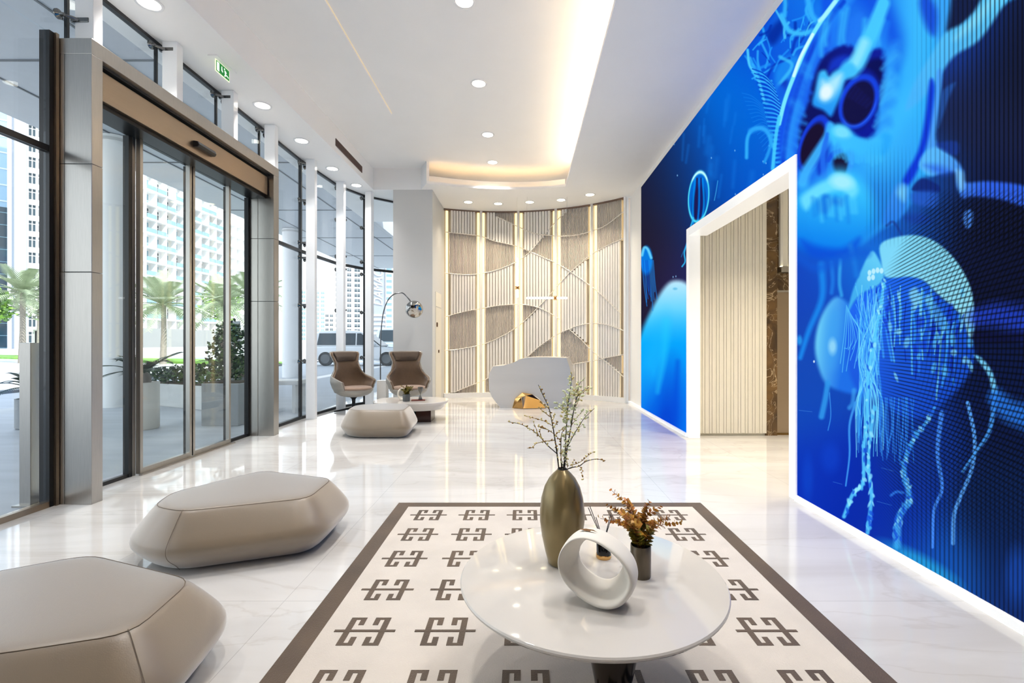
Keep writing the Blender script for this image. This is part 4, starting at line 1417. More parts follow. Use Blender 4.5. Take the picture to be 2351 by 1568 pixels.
for pl_ in desk_body.data.polygons:
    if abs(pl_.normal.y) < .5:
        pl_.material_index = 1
fac = []
def dpt(u, v_, dy):
    p = at(u, v_, DY - dy)
    return (p.x - cxm, -dy, max(0.001, p.z))
b = MB()
base = [dpt(1176, 937, .03), dpt(1201, 938.5, .13), dpt(1254, 937, .03)]
A_, B_, C_ = dpt(1182, 915, .02), dpt(1199, 901, .05), dpt(1207, 908, .09)
D_, E_, F_ = dpt(1222, 905, .03), dpt(1240, 919, .04), dpt(1197, 912, .11)
Bk = [(-.02, .3, .001), (.1, .3, .3)]
vs_ = base + [A_, B_, C_, D_, E_, F_, (B_[0], .25, B_[2] - .02), (base[0][0], .25, .001), (base[2][0], .25, .001)]
fs_ = [(0, 1, 8, 3), (3, 8, 5, 4), (1, 5, 8), (1, 2, 7, 5), (5, 7, 6, 4), (4, 6, 9), (3, 4, 9), (0, 3, 9, 10), (7, 2, 11), (6, 7, 11, 9), (0, 10, 11, 2, 1)]
b.add(vs_, fs_)
b.build('brass_inset', BRASS, dk, bevel=.006)

# ------------------------------------------------------------------ poufs
def pouf(name, label, top, ztop, bulge, base_in, group='faceted leather poufs', mid=.44, seams=()):
    """top: corners of the seat face, anticlockwise; seams: corners from which an upright seam runs"""
    cx = sum(p[0] for p in top) / len(top)
    cy = sum(p[1] for p in top) / len(top)
    r = thing(name, label, 'pouf', (cx, cy, 0), group=group)
    loc = [Vector((x - cx, y - cy, 0)) for x, y in top]
    n = len(loc)
    area = sum(loc[i].x * loc[(i + 1) % n].y - loc[(i + 1) % n].x * loc[i].y for i in range(n))
    if area < 0:
        loc.reverse()
    def offset(d):
        """move every edge outward by d"""
        lines = []
        for i in range(n):
            p, q = loc[i], loc[(i + 1) % n]
            e = (q - p).normalized()
            nn = Vector((e.y, -e.x, 0))
            lines.append((p + nn * d, e))
        outp = []
        for i in range(n):
            (p, e), (q, g) = lines[i - 1], lines[i]
            den = e.x * g.y - e.y * g.x
            t = ((q.x - p.x) * g.y - (q.y - p.y) * g.x) / den
            outp.append(p + e * t)
        return outp
    def ring(d, z, rnd_):
        c_ = offset(d)
        o = []
        for i in range(n):
            p, q, s = c_[i - 1], c_[i], c_[(i + 1) % n]
            a = (p - q)
            b_ = (s - q)
            la, lb = min(rnd_, a.length * .4), min(rnd_, b_.length * .4)
            s0, s1 = q + a.normalized() * la, q + b_.normalized() * lb
            for t in (0, .25, .5, .75, 1):
                o.append(s0 * (1 - t) ** 2 + q * (2 * t * (1 - t)) + s1 * t * t)
            nx = c_[(i + 1) % n]
            e = (c_[(i + 2) % n] - nx).normalized()
            endp = nx + (q - nx).normalized() * min(rnd_, (q - nx).length * .4)
            for t in (.33, .67):
                o.append(s1.lerp(endp, t))
        return [(v_.x, v_.y, z) for v_ in o]
    zt = ztop
    prof = [(base_in - .03, .0, .10), (base_in + .02, .012, .11), (lerp(base_in, bulge, .42), zt * .14, .13), (lerp(base_in, bulge, .86), zt * .30, .15),
            (bulge, zt * mid, .16), (bulge * .86, zt * (mid + .12), .14), (bulge * .42, zt * .80, .11), (bulge * .12, zt * .95, .09),
            (0.0, zt * .985, .085), (-.035, zt, .08), (-.12, zt + .004, .08)]
    rs = [ring(*p) for p in prof]
    b = MB().rings(rs)
    b.build('cover', LEATHER, r, smooth=180, sub=1)
    sr = ring(.004, zt * .975, .087)
    k = len(sr)
    MB().tube(sr, .0014, 5, closed=True).build('seam', SEAM, r, smooth=60)
    for ci in seams:
        if area < 0:
            ci = n - 1 - ci
        pts = [Vector(rs[j][ci * 7 + 2]) for j in range(1, 9)]
        pts = [q + Vector((q.x, q.y, 0)).normalized() * .0012 for q in pts]
        MB().tube(curve(pts, 4), .0013, 5).build('seam', SEAM, r, smooth=60)
    return r
pouf('pouf', 'large taupe leather pouf in the near left corner',
     [(-1.30, 1.585), (-1.345, 1.935), (-1.96, 2.16), (-2.32, 1.93), (-2.30, 1.60), (-1.66, 1.47)], .345, .15, .0, seams=(0,))
pouf('pouf', 'long taupe leather pouf between the nearest pouf and the glass doors',
     [(-1.945, 2.72), (-1.33, 2.95), (-1.35, 3.36), (-1.95, 3.57), (-2.24, 3.06), (-2.17, 2.81)], .345, .14, .01, seams=(0,))
pouf('pouf', 'small faceted taupe pouf in front of the wing chairs',
     [(-2.24, 6.48), (-1.64, 6.48), (-1.68, 7.05), (-2.06, 7.25), (-2.46, 6.98), (-2.42, 6.62)], .375, .13, .03, mid=.38)

# ------------------------------------------------------------------ rug
RUG = mat('cream_rug_pile', S(208, 199, 188), 0.8, spec=.2, vary=.05, vscale=5, bump=.35, bscale=180, sheen=.3)
RUG_D = mat('brown_rug_pile', S(84, 67, 50), 0.5, spec=.5, vary=.22, vscale=3.5, bump=.35, bscale=180, sheen=.1)
b = MB()
RX0, RX1, RY0, RY1 = -1.0, 1.41, .36, 3.83
b.box(RX0, RX1, RY0, RY1, .001, .012, 1)
b.box(RX0 + .10, RX1 - .10, RY0 + .10, RY1 - .10, .008, .014, 0)
def motif(cx, cy):
    H_, W_, t = .102, .091, .027
    z0, z1 = .010, .0155
    for s in (-1, 1):
        q = lambda a, c_, e, f: b.box(min(cx + s * a, cx + s * c_), max(cx + s * a, cx + s * c_), cy + e, cy + f, z0, z1, 1)
        q(W_, W_ - t, -H_, H_)
        q(W_ - t, .020, H_ - t * .62, H_)
        q(W_ - t, .020, -H_, -H_ + t * .62)
        q(.045, .020, H_ - .058, H_ - t * .62)
        q(.045, .020, -H_ + t * .62, -H_ + .058)
    b.box(cx - .135, cx + .135, cy - .008, cy + .008, z0, z1 + .0004, 1)
for r in range(9):
    for k in range(6):
        motif(-.707 + k * .357, 3.55 - r * .3555)
tag(b.build('rug', [RUG, RUG_D]), 'cream wool rug with brown key motifs and brown border', 'rug')

# ------------------------------------------------------------------ near round table and what stands on it
TZ = .42
ct = thing('coffee_table', 'round white marble coffee table on the patterned rug', 'table', (.253, 1.822, .0161))
b = MB()
TT = TZ - .0161
b.lathe([(0, TT - .030), (.40, TT - .030), (.478, TT - .024), (.490, TT - .012), (.491, TT - .006), (.487, TT - .001), (.482, TT), (0, TT)], 96)
b.build('table_top', MARBLE_TOP, ct, smooth=30)
BRONZE = mat('smoked_bronze', S(92, 82, 72), 0.16, 0.9)
b = MB()
b.lathe([(.066, 0), (.068, .004), (.072, .03), (.088, .11), (.12, .22), (.155, .31), (.17, TT - .031), (0, TT - .0305)], 48, (.080, -.03, 0))
b.build('pedestal', BRONZE, ct, smooth=40)

VASE = mat('satin_olive_glaze', S(140, 122, 82), 0.28, 0.4, spec=.6, vary=.10, vscale=7, bump=.03, bscale=50)
vx, vy = .152, 1.905
vs1 = thing('vase', 'tall olive brown ovoid vase on the round table', 'vase', (vx, vy, TZ))
prof = [(.0, 0), (.050, 0), (.056, .006), (.068, .05), (.081, .11), (.0885, .17), (.0885, .21), (.083, .26), (.070, .305), (.052, .338), (.034, .358), (.021, .370), (.017, .374),
        (.0135, .374), (.0125, .35), (0, .345)]
MB().lathe(prof, 56).build('body', VASE, vs1, smooth=60)
MB().tube([(.0155 * math.cos(t * PI / 10), .0155 * math.sin(t * PI / 10), .374) for t in range(20)], .0035, 8, closed=True).build('rim', mat('dark_rim', S(20, 18, 14), .3), vs1, smooth=60)

# flowering branches
TWIG = mat('dark_twig', S(38, 28, 22), 0.7)
TWIG_L = mat('light_twig', S(150, 122, 62), 0.7)
BUD = mat('cream_bud', S(222, 206, 142), 0.6, vary=.2, vscale=60)
BUD_W = mat('white_green_bud', S(226, 232, 190), 0.6, vary=.2, vscale=60)
BUD_B = mat('brown_bud', S(150, 112, 44), 0.6, vary=.2, vscale=60)
fl = thing('flower_branches', 'bare flowering branches with cream buds in the olive vase', 'branches', (vx, vy, TZ + .36))
rnd = random.Random(11)
def px3(cx_, cy_, dy):
    p = at(1160 + .1786 * cx_, 820 + .1786 * cy_, vy + dy)
    return Vector((p.x - vx, p.y - vy, p.z - (TZ + .36)))
BR = [   # traced outline of each twig, depth at its root and tip, radius, bud mix, density
    ([(690, 1440), (660, 1200), (630, 1000), (600, 830), (560, 650), (490, 500), (425, 355)], 0, -.10, .0032, 0, 1.0,
     [([(663, 1240), (540, 1130), (480, 1060), (430, 1010), (350, 940), (280, 900), (190, 860), (35, 830)], -.02, .06, .0022),
      ([(605, 880), (520, 830), (430, 800), (320, 770), (240, 750)], -.05, .03, .0016),
      ([(580, 770), (480, 690), (430, 640)], -.06, -.10, .0015),
      ([(620, 980), (540, 930), (480, 915), (420, 880)], -.04, -.12, .0015),
      ([(635, 1070), (520, 1080), (400, 1110), (350, 1160), (280, 1170)], -.03, -.13, .0017),
      ([(480, 1060), (445, 960), (470, 900)], .01, -.02, .0012),
      ([(430, 1010), (390, 900), (360, 830)], .02, .0, .0013),
      ([(620, 910), (650, 860), (660, 820)], -.05, -.10, .0011),
      ([(610, 820), (628, 760), (632, 710)], -.06, -.02, .0011),
      ([(560, 650), (490, 610), (430, 570)], -.07, -.02, .0013)]),
    ([(725, 1440), (715, 1250), (718, 1050), (735, 960), (800, 890)], .01, .05, .0028, 0, 1.0,
     [([(640, 1000), (720, 930), (790, 885)], -.02, .05, .0014), ([(715, 1260), (770, 1170), (800, 1120)], .01, .06, .0013),
      ([(700, 1060), (640, 1000)], .01, -.02, .0014)]),
    ([(745, 1440), (770, 1250), (780, 1000), (800, 700), (820, 520), (845, 350), (855, 215)], .0, .07, .0028, 1, 2.6,
     [([(790, 850), (735, 765)], .03, .01, .0012), ([(800, 760), (750, 690), (690, 640), (672, 590)], .03, .0, .0012),
      ([(806, 640), (780, 520), (775, 440)], .05, .03, .0014), ([(812, 560), (850, 470), (870, 400)], .05, .1, .0014),
      ([(800, 700), (750, 660), (745, 600)], .05, .0, .0012)]),
    ([(760, 1440), (790, 1200), (830, 980), (860, 800), (890, 640), (930, 500), (1000, 430), (1065, 395)], .02, .02, .0032, 1, 1.3,
     [([(800, 1150), (880, 1000), (960, 870), (1020, 780), (1145, 660)], .02, -.08, .0020),
      ([(905, 590), (930, 430), (960, 330), (1010, 280)], .02, .08, .0018), ([(880, 690), (940, 560), (980, 420)], .02, .09, .0015),
      ([(930, 500), (1030, 430), (1085, 410)], .02, -.05, .0013), ([(850, 880), (920, 780), (990, 700)], .02, .07, .0014),
      ([(905, 620), (900, 480), (915, 340)], .02, .04, .0015), ([(950, 900), (985, 880)], -.02, .0, .0012)]),
    ([(742, 1465), (850, 1420), (950, 1400), (1020, 1350), (1100, 1320), (1180, 1310), (1290, 1330)], 0, -.06, .0024, 2, .8,
     [([(830, 1395), (960, 1350), (1060, 1270), (1135, 1215)], -.01, .04, .0015), ([(950, 1400), (990, 1450), (985, 1500), (1010, 1570)], -.02, -.08, .0012),
      ([(800, 1425), (790, 1330), (770, 1260)], 0, .04, .0012), ([(870, 1370), (885, 1300)], 0, .02, .001)]),
]
def put_buds(bm_, pts, dens, mix, start=.35):
    L = sum((pts[i + 1] - pts[i]).length for i in range(len(pts) - 1))
    step = .0105 / dens
    acc, nxt = 0.0, L * start
    for i in range(len(pts) - 1):
        p, q = pts[i], pts[i + 1]
        l = (q - p).length
        while nxt < acc + l and l > 0:
            c = p.lerp(q, (nxt - acc) / l)
            r = rnd.uniform(.0026, .0046) * (1.25 if mix == 1 else 1.0)
            d = Vector((rnd.uniform(-1, 1), rnd.uniform(-1, 1), rnd.uniform(-.4, 1))).normalized()
            mx = d.to_track_quat('Z', 'Y').to_matrix()
            off = r * (1.1 if mix != 1 else rnd.uniform(1.0, 3.4))
            k = rnd.random()
            m_ = {0: (0 if k < .7 else 2), 1: (1 if k < .7 else 0), 2: (0 if k < .5 else 2)}[mix]
            bm_.ball(c + d * off, (r * .8, r * .8, r * 1.35), 6, 4, m_, mx)
            nxt += step * rnd.uniform(.6, 1.4)
        acc += l
for main, d0, d1, rad, mix, dens, subs in BR:
    n = len(main)
    P = curve([px3(x, y, lerp(d0, d1, i / (n - 1))) for i, (x, y) in enumerate(main)], 5)
    P = [Vector((0, 0, -.15)), Vector((0, 0, .0))] + P if True else P
    bm_ = MB().tube(P, [lerp(rad, rad * .35, i / (len(P) - 1)) for i in range(len(P))], 6)
    bb = MB()
    put_buds(bb, P, dens, mix)
    for tw, e0, e1, r in subs:
        Q = curve([px3(x, y, lerp(e0, e1, i / (len(tw) - 1))) for i, (x, y) in enumerate(tw)], 5)
        bm_.tube(Q, [lerp(r, r * .45, i / (len(Q) - 1)) for i in range(len(Q))], 5, 1 if r < .0018 else 0)
        put_buds(bb, Q, dens, mix, .12)
    br = bm_.build('branch', [TWIG, TWIG_L], fl, smooth=60)
    bb.build('buds', [BUD, BUD_W, BUD_B], br, smooth=60)

# white ring sculpture
rg = thing('ring_vase', 'matte white ring shaped ceramic vase on the table', 'vase', (.250, 1.615, TZ), -.34)
def egg(t, a, b_, tilt, flat=0.0):
    c_, s_ = math.cos(t), math.sin(t)
    e = 2.3
    r = (abs(c_) ** e / a ** e + abs(s_) ** e / b_ ** e) ** (-1 / e)
    x, z = r * c_, r * s_
    return Vector((x * math.cos(tilt) - z * math.sin(tilt), 0, x * math.sin(tilt) + z * math.cos(tilt)))
rows = []
NR = 72
tl = -.55
for i in range(NR):
    t = 2 * PI * i / NR
    o_ = egg(t, .132, .107, tl)
    f = egg(t, .116, .092, tl) + Vector((-.004, 0, .004))
    m_ = egg(t, .088, .071, tl) + Vector((.000, 0, .009))
    h = egg(t, .074, .062, tl) + Vector((.000, 0, .012))
    rows.append([o_ * .955 + Vector((-.004, -.052, .002)), o_ * .99 + Vector((-.002, -.03, 0)), o_ * 1.0 + Vector((0, 0, 0)), o_ * .985 + Vector((.002, .03, 0)), o_ * .93 + Vector((.004, .052, .002)),
                 h * 1.04 + Vector((0, .054, 0)), h + Vector((0, .046, 0)), m_ + Vector((0, .0, 0)), f * .99 + Vector((-.004, -.046, 0)), f * 1.02 + Vector((-.004, -.054, 0))])
zmin = min(q.z for r in rows for q in r)
vsx = [(q.x, q.y, q.z - zmin) for r in rows for q in r]
k = 10
fsx = [(i * k + j, i * k + (j + 1) % k, ((i + 1) % NR) * k + (j + 1) % k, ((i + 1) % NR) * k + j) for i in range(NR) for j in range(k)]
MB().add(vsx, fsx).build('ring_body', CERAMIC, rg, smooth=180, sub=1)
topq = max((r[2] for r in rows), key=lambda q: q.z)
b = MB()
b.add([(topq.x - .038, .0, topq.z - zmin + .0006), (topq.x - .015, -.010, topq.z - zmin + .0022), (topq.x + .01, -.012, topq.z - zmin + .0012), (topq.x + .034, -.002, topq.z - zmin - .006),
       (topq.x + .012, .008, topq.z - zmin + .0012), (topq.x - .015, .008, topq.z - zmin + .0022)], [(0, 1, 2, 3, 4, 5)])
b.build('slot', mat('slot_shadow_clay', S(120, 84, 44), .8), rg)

# small pot with a rusty eucalyptus plant
POT = mat('brown_glazed_pot', S(104, 92, 74), 0.22, 0.3, spec=.6, vary=.2, vscale=8, stretch=(4, 4, .6))
EUC = mat('rusty_leaf', S(196, 146, 56), 0.5, vary=.35, vscale=22)
EUC_R = mat('red_brown_leaf', S(176, 112, 46), 0.5, vary=.3, vscale=22)
EUC_G = mat('olive_leaf', S(150, 140, 54), 0.5, vary=.3, vscale=22)
def potted(name, label, loc, pot_r, pot_h, stems, leaf, mats_, potmat, seed, rim=True, squash=1.0):
    rn = random.Random(seed)
    r = thing(name, label, 'potted plant', loc)
    MB().lathe([(0, 0), (pot_r * .97, 0), (pot_r, .004), (pot_r, pot_h - .002), (pot_r * .985, pot_h), (pot_r * .92, pot_h), (pot_r * .92, pot_h - .02), (0, pot_h - .02)], 40).build('pot', potmat, r, smooth=40)
    MB().lathe([(0, pot_h - .019), (pot_r * .92, pot_h - .019), (pot_r * .92, pot_h - .016), (0, pot_h - .014)], 24).build('soil', mat('dark_soil', S(24, 20, 14), .95), r)
    for (ex_, ey_, ez_, bend) in stems:
        root = Vector((rn.uniform(-.3, .3) * pot_r, rn.uniform(-.3, .3) * pot_r, pot_h - .018))
        tip = Vector((ex_, ey_, ez_))
        midp = root.lerp(tip, .5) + Vector((-bend * tip.x * .3, 0, .03 * (ez_ > .1)))
        P = curve([root, midp, tip], 10)
        st = MB().tube(P, [lerp(.0016, .0007, i / (len(P) - 1)) for i in range(len(P))], 5).build('stem', mat('rusty_stem', S(110, 66, 22), .7), r, smooth=60)
        b_ = MB()
        for i in range(2, len(P)):
            t = i / (len(P) - 1)
            d = (P[i] - P[i - 1]).normalized()
            size = lerp(leaf, leaf * .42, t)
            a0_ = rn.uniform(0, PI)
            for s_ in range(2 if t < .93 else 1):
                a_ = a0_ + PI * s_ + rn.uniform(-.4, .4)
                side = (d.orthogonal().normalized() * math.cos(a_) + d.cross(d.orthogonal().normalized()) * math.sin(a_)).normalized()
                L = (side * .9 + d * .55).normalized()
                Wd = L.cross(d).normalized()
                nrm = Wd.cross(L)
                c0_ = P[i] + d * rn.uniform(-.004, .004)
                w_ = size * rn.uniform(.40, .52)
                pts = [c0_, c0_ + L * size * .35 + Wd * w_ + nrm * size * .10, c0_ + L * size * .75 + Wd * w_ * .75 + nrm * size * .06, c0_ + L * size * 1.02 - nrm * size * .08,
                       c0_ + L * size * .75 - Wd * w_ * .75 + nrm * size * .06, c0_ + L * size * .35 - Wd * w_ + nrm * size * .10, c0_ + L * size * .5]
                m_ = (2 if t < .4 and rn.random() < .7 else (1 if rn.random() < .4 else 0))
                b_.add(pts, [(0, 1, 6), (1, 2, 6), (2, 3, 6), (3, 4, 6), (4, 5, 6), (5, 0, 6)], m_)
        b_.build('leaves', mats_, st, smooth=60, normals=False)
    return r
pd = 1.80
def pl(u, v_, dy):
    p = at(u, v_, pd + dy)
    return (p.x - .4386, dy, p.z - TZ, rnd.uniform(.2, .8))
st = [pl(1406, 1127, .02), pl(1438, 1145, -.01), pl(1397, 1160, .05), pl(1378, 1190, -.02), pl(1491, 1152, .02), pl(1512, 1164, .05), pl(1537, 1186, -.03), pl(1565, 1199, .01),
      pl(1425, 1172, -.05), pl(1470, 1180, .07), pl(1455, 1195, -.07), pl(1500, 1200, .08), pl(1420, 1200, .08)]
potted('potted_eucalyptus', 'small brown pot of rusty eucalyptus behind the ring vase', (.4386, pd, TZ), .038, .118, st, .033, [EUC, EUC_R, EUC_G], POT, 3)

# reed diffuser behind the ring
rd = thing('reed_diffuser', 'small dark reed diffuser behind the white ring vase', 'diffuser', (.325, 1.955, TZ))
MB().lathe([(0, 0), (.030, 0), (.031, .003), (.031, .014), (.029, .016), (0, .016)], 32).build('gold_base', BRASS, rd, smooth=40)
MB().lathe([(0, .016), (.029, .016), (.029, .058), (.022, .068), (.010, .070), (.010, .084), (0, .084)], 32).build('bottle', mat('black_glass', S(10, 10, 12), .06), rd, smooth=40)
REED = mat('dark_reed', S(70, 72, 74), .6)
for ex_, ez_ in ((-.062, .20), (-.055, .205), (-.030, .16), (.030, .172), (.036, .168)):
    MB().tube([(0, 0, .06), (ex_ * .5, .004, .06 + (ez_ - .06) * .5), (ex_, .008, ez_)], .0017, 6).build('reed', REED, rd)

# ------------------------------------------------------------------ far lounge group
ft = thing('coffee_table', 'low white marble table in front of the wing chairs', 'table', (-1.86, 7.92, 0))
sq = lambda rr, z, e=2.6: [((abs(math.cos(t)) ** (2 / e)) * math.copysign(1, math.cos(t)) * .60 * rr, (abs(math.sin(t)) ** (2 / e)) * math.copysign(1, math.sin(t)) * .46 * rr, z) for t in [2 * PI * i / 64 for i in range(64)]]
MB().rings([sq(.80, .20), sq(.86, .202), sq(.98, .285), sq(1.0, .305), sq(1.0, .325), sq(.985, .335)]).build('table_top', MARBLE_TOP, ft, smooth=35)
MB().box(.12, .36, -.20, .16, 0, .199).build('leg', mat('dark_walnut', S(58, 26, 18), .2), ft, bevel=.006)
MB().box(-.06, .10, -.26, .10, 0, .199).build('leg', mat('teal_glass_block', S(26, 66, 66), .05, spec=.8), ft, bevel=.006)
FTZ = .335
r2 = thing('ring_ornament', 'white ring ornament on the far low table', 'ornament', (-2.00, 7.86, FTZ), .2)
rows = []
for i in range(40):
    t = 2 * PI * i / 40
    e_ = Vector((math.cos(t) * .075, 0, math.sin(t) * .098))
    rows.append([e_ * 1.0 + Vector((0, -.03, 0)), e_ * 1.03, e_ * 1.0 + Vector((0, .03, 0)), e_ * .70 + Vector((0, .028, .004)), e_ * .76, e_ * .84 + Vector((0, -.03, .002))])
vsx = [(q.x, q.y, q.z + .101) for r in rows for q in r]
fsx = [(i * 6 + j, i * 6 + (j + 1) % 6, ((i + 1) % 40) * 6 + (j + 1) % 6, ((i + 1) % 40) * 6 + j) for i in range(40) for j in range(6)]
MB().add(vsx, fsx).build('ring_body', CERAMIC, r2, smooth=180)
rnd2 = random.Random(8)
stems = [(rnd2.uniform(-.12, .12), rnd2.uniform(-.09, .09), rnd2.uniform(.16, .27), .4) for i in range(16)]
potted('potted_plant', 'small grey pot of yellow green plant on far table', (-1.90, 7.74, FTZ), .058, .115, stems, .034, [mat('moss_leaf', S(126, 112, 30), .6, vary=.3, vscale=16), mat('moss_leaf_dark', S(88, 82, 26), .6), mat('moss_leaf_light', S(160, 140, 50), .6)],
       mat('grey_pot', S(84, 86, 86), .45), 5)
hgl = thing('hourglass', 'clear glass hourglass ornament right of the small pot', 'ornament', (-1.70, 7.86, FTZ + .013))
MB().lathe([(0, 0), (.034, 0), (.034, .008), (0, .008)], 24).build('foot', DARK_METAL, hgl, smooth=40)
MB().lathe([(.030, .009), (.026, .03), (.008, .075), (.006, .085), (.010, .10), (.036, .15), (.044, .19), (.042, .205)], 24).build('glass_body', mat('dark_clear_glass', S(120, 120, 116), .05, spec=.9, trans=.7), hgl, smooth=60)
bk = MB().box(-.11, .11, -.08, .08, 0, .012)
bo = bk.build('book', mat('maroon_cover', S(96, 44, 34), .5))
bo.location = (-1.73, 7.84, FTZ)
bo.rotation_euler = (0, 0, .2)
tag(bo, 'flat maroon book under the glass hourglass', 'book')

def make_chair():
    r = thing('wing_chair', 'chair', 'armchair', group='wing chairs by the curved glass')
    def Ht(a):
        a = abs(a)
        if a < 56:
            return 1.12 - .012 * (a / 56) ** 2
        if a < 74:
            t = (a - 56) / 18
            t = t * t * (3 - 2 * t)
            return lerp(1.108, .67, t)
        return lerp(.67, .58, (a - 74) / 44)
    def sect(z):
        # half width, depth and centre of the bucket at height z
        keys = [(.30, .16, .15, .0), (.37, .32, .28, .0), (.47, .365, .315, .0), (.56, .40, .33, .0), (.65, .39, .32, .012), (.73, .325, .28, .04), (.82, .272, .245, .07), (.90, .272, .23, .09), (1.0, .325, .22, .115), (1.06, .36, .22, .13), (1.12, .365, .21, .14)]
        for (z0, *a), (z1, *c_) in zip(keys, keys[1:]):
            if z <= z1:
                t = max(0, (z - z0) / (z1 - z0))
                t = t * t * (3 - 2 * t)
                return [lerp(p, q, t) for p, q in zip(a, c_)]
        return keys[-1][1:]
    def shell(off, zlow, trim=0.0):
        rows = []
        NA = 48
        for j in range(15):
            row = []
            for i in range(NA + 1):
                a = lerp(-118, 118, i / NA)
                z = lerp(zlow, Ht(a) - trim, j / 14)
                w, d, cy_ = sect(z)
                ar = math.radians(a)
                wing = max(0.0, (abs(a) - 30) / 48) if abs(a) < 78 else 1.0
                x = (w - off) * math.copysign(abs(math.sin(ar)) ** .8, a)
                y = cy_ + (d - off) * (math.copysign(abs(math.cos(ar)) ** .85, math.cos(ar))) 
                row.append((x, y, z))
            rows.append(row)
        return rows
    b = MB().sheet(shell(.0, .37))
    b.build('outer_shell', SHELL, r, smooth=180, solid=.016)
    b = MB().sheet(shell(.026, .39, .012))
    b.build('inner_upholstery', FABRIC, r, smooth=180, solid=.034)
    # bowl under the seat
    prof = []
    for z, s in ((.275, .0), (.275, .10), (.285, .42), (.31, .72), (.35, .90), (.40, 1.0), (.42, 1.0), (.42, .9)):
        prof.append([(max(s, .001) * .345 * math.cos(t), -.02 + max(s, .001) * .315 * math.sin(t), z) for t in [2 * PI * i / 40 for i in range(40)]])
    MB().rings(prof).build('seat_bowl', SHELL, r, smooth=50)
    prof = []
    for z, s in ((.385, .90), (.40, .97), (.435, 1.0), (.46, .96), (.472, .80), (.475, .3)):
        prof.append([(s * .305 * math.cos(t), -.045 + s * .295 * math.sin(t) * (1.0 if math.sin(t) < 0 else .86), z) for t in [2 * PI * i / 40 for i in range(40)]])
    MB().rings(prof).build('seat_cushion', mat('light_brown_wool', S(140, 118, 102), .85, spec=.2, sheen=.3, bump=.1, bscale=400), r, smooth=60)
    # head roll
    rows = []
    for j in range(9):
        t = j / 8
        z = lerp(.94, 1.10, t)
        row = []
        for i in range(21):
            a = lerp(-50, 50, i / 20)
            w, d, cy_ = sect(z)
            ar = math.radians(a)
            puff = .030 * math.sin(PI * t) ** .6 * (1 - .5 * abs(a / 50) ** 4)
            o_ = .05 + puff
            row.append(((w - o_) * math.copysign(abs(math.sin(ar)) ** .8, a), cy_ + (d - o_) * abs(math.cos(ar)) ** .85, z))
        rows.append(row)
    MB().sheet(rows).build('head_cushion', FABRIC_DARK, r, smooth=180, solid=.02)
    MB().lathe([(.05, .04), (.034, .09), (.030, .18), (.036, .24), (.07, .274), (0, .276)], 24).build('column', DARK_METAL, r, smooth=50)
    for k in range(4):
        a = PI / 4 + k * PI / 2
        dx, dy = math.cos(a), math.sin(a)
        MB().tube([(0, 0, .075), (dx * .12, dy * .12, .055), (dx * .34, dy * .34, .014)], [.026, .019, .011], 8).build('leg', DARK_METAL, r, smooth=60)
    return r
ch = make_chair()
ch.location = (-3.15, 8.86, 0)
ch.rotation_euler = (0, 0, .98)
ch['label'] = 'brown wing chair turned towards the table, nearer the glass'
ch2 = copy_tree(ch)
ch2.location = (-2.17, 9.0, 0)
ch2.rotation_euler = (0, 0, .42)
ch2['label'] = 'brown wing chair facing forward before the white pier'

# arc lamp
al = thing('arc_lamp', 'chrome arc floor lamp with globe shade between the wing chairs', 'floor lamp', (-2.78, 9.3, 0))
MB().box(-.05, .13, -.09, .09, 0, .55).build('base', mat('white_marble_block', S(236, 235, 232), .15, vary=.03, vscale=6), al, bevel=.004)
MB().tube([(-.053, -.02, .40), (-.049, -.02, .40)], .016, 12).build('switch', DARK_METAL, al)
P = [at(u, v_, 9.3) - Vector((-2.78, 9.3, 0)) for u, v_ in ((873.5, 872), (873.5, 820), (874.5, 770), (878, 730), (884, 704), (893, 686), (905, 675.5), (917, 672.5), (926, 673.5), (936, 683), (944, 694))]
MB().tube(curve(P, 8), .0115, 10).build('arc_stem', mat('dark_chrome', S(120, 122, 124), .15, 1.0), al, smooth=60)
shc = at(951, 710, 9.3) - Vector((-2.78, 9.3, 0))
ax = (Vector((.34, -.86, -.38))).normalized()
mx = ax.to_track_quat('Z', 'Y').to_matrix().to_4x4()
o = MB().lathe([(0, -.168), (.05, -.160), (.10, -.135), (.14, -.092), (.163, -.04), (.168, .0), (.163, .04), (.148, .08), (.128, .108)], 40).build('globe_shade', mat('smoked_chrome', S(176, 174, 170), .07, 1.0), al, smooth=180, solid=.004)
o.matrix_local = Matrix.Translation(shc) @ mx
o2 = MB().lathe([(0, -.06), (.03, -.05), (.05, -.01), (.055, .03), (.045, .06), (0, .075)], 24).build('bulb', mat('frosted_bulb', S(236, 232, 222), .3, emit=(1, .95, .85, 1), es=.25), al, smooth=60)
o2.matrix_local = Matrix.Translation(shc) @ mx

# ------------------------------------------------------------------ outside: ground, canopy, columns
PAVE = mat('grey_paving', S(178, 182, 188), 0.55, vary=.07, vscale=1.6, stretch=(.5, 3, 1))
ROADM = mat('pale_asphalt', S(196, 194, 192), 0.8, vary=.04, vscale=.5)
struct(MB().box(-13.0, -3.85, -10, 60, -.14, -.01).build('pavement', PAVE), 'grey paved forecourt outside the glass', 'pavement')
struct(MB().box(-13.35, -13.0, -10, 60, -.20, .06).build('kerb', mat('dark_kerb', S(120, 124, 128), .7)), 'dark kerb along the forecourt', 'kerb')
struct(MB().box(-420, -13.35, -60, 760, -.30, -.12).box(-13.35, 400, 60, 760, -.30, -.12).build('road', ROADM), 'pale sunlit road beyond the forecourt', 'road')
lw = MB().prism([(-80, 57), (-52, 43), (-24, 31.5), (-14, 27), (-14, 30), (-24, 35), (-52, 47), (-80, 62)], -.12, .02)
struct(lw.build('lawn', mat('sunlit_grass', S(128, 176, 70), .9, vary=.2, vscale=2)), 'bright green lawn strip across the road', 'lawn')
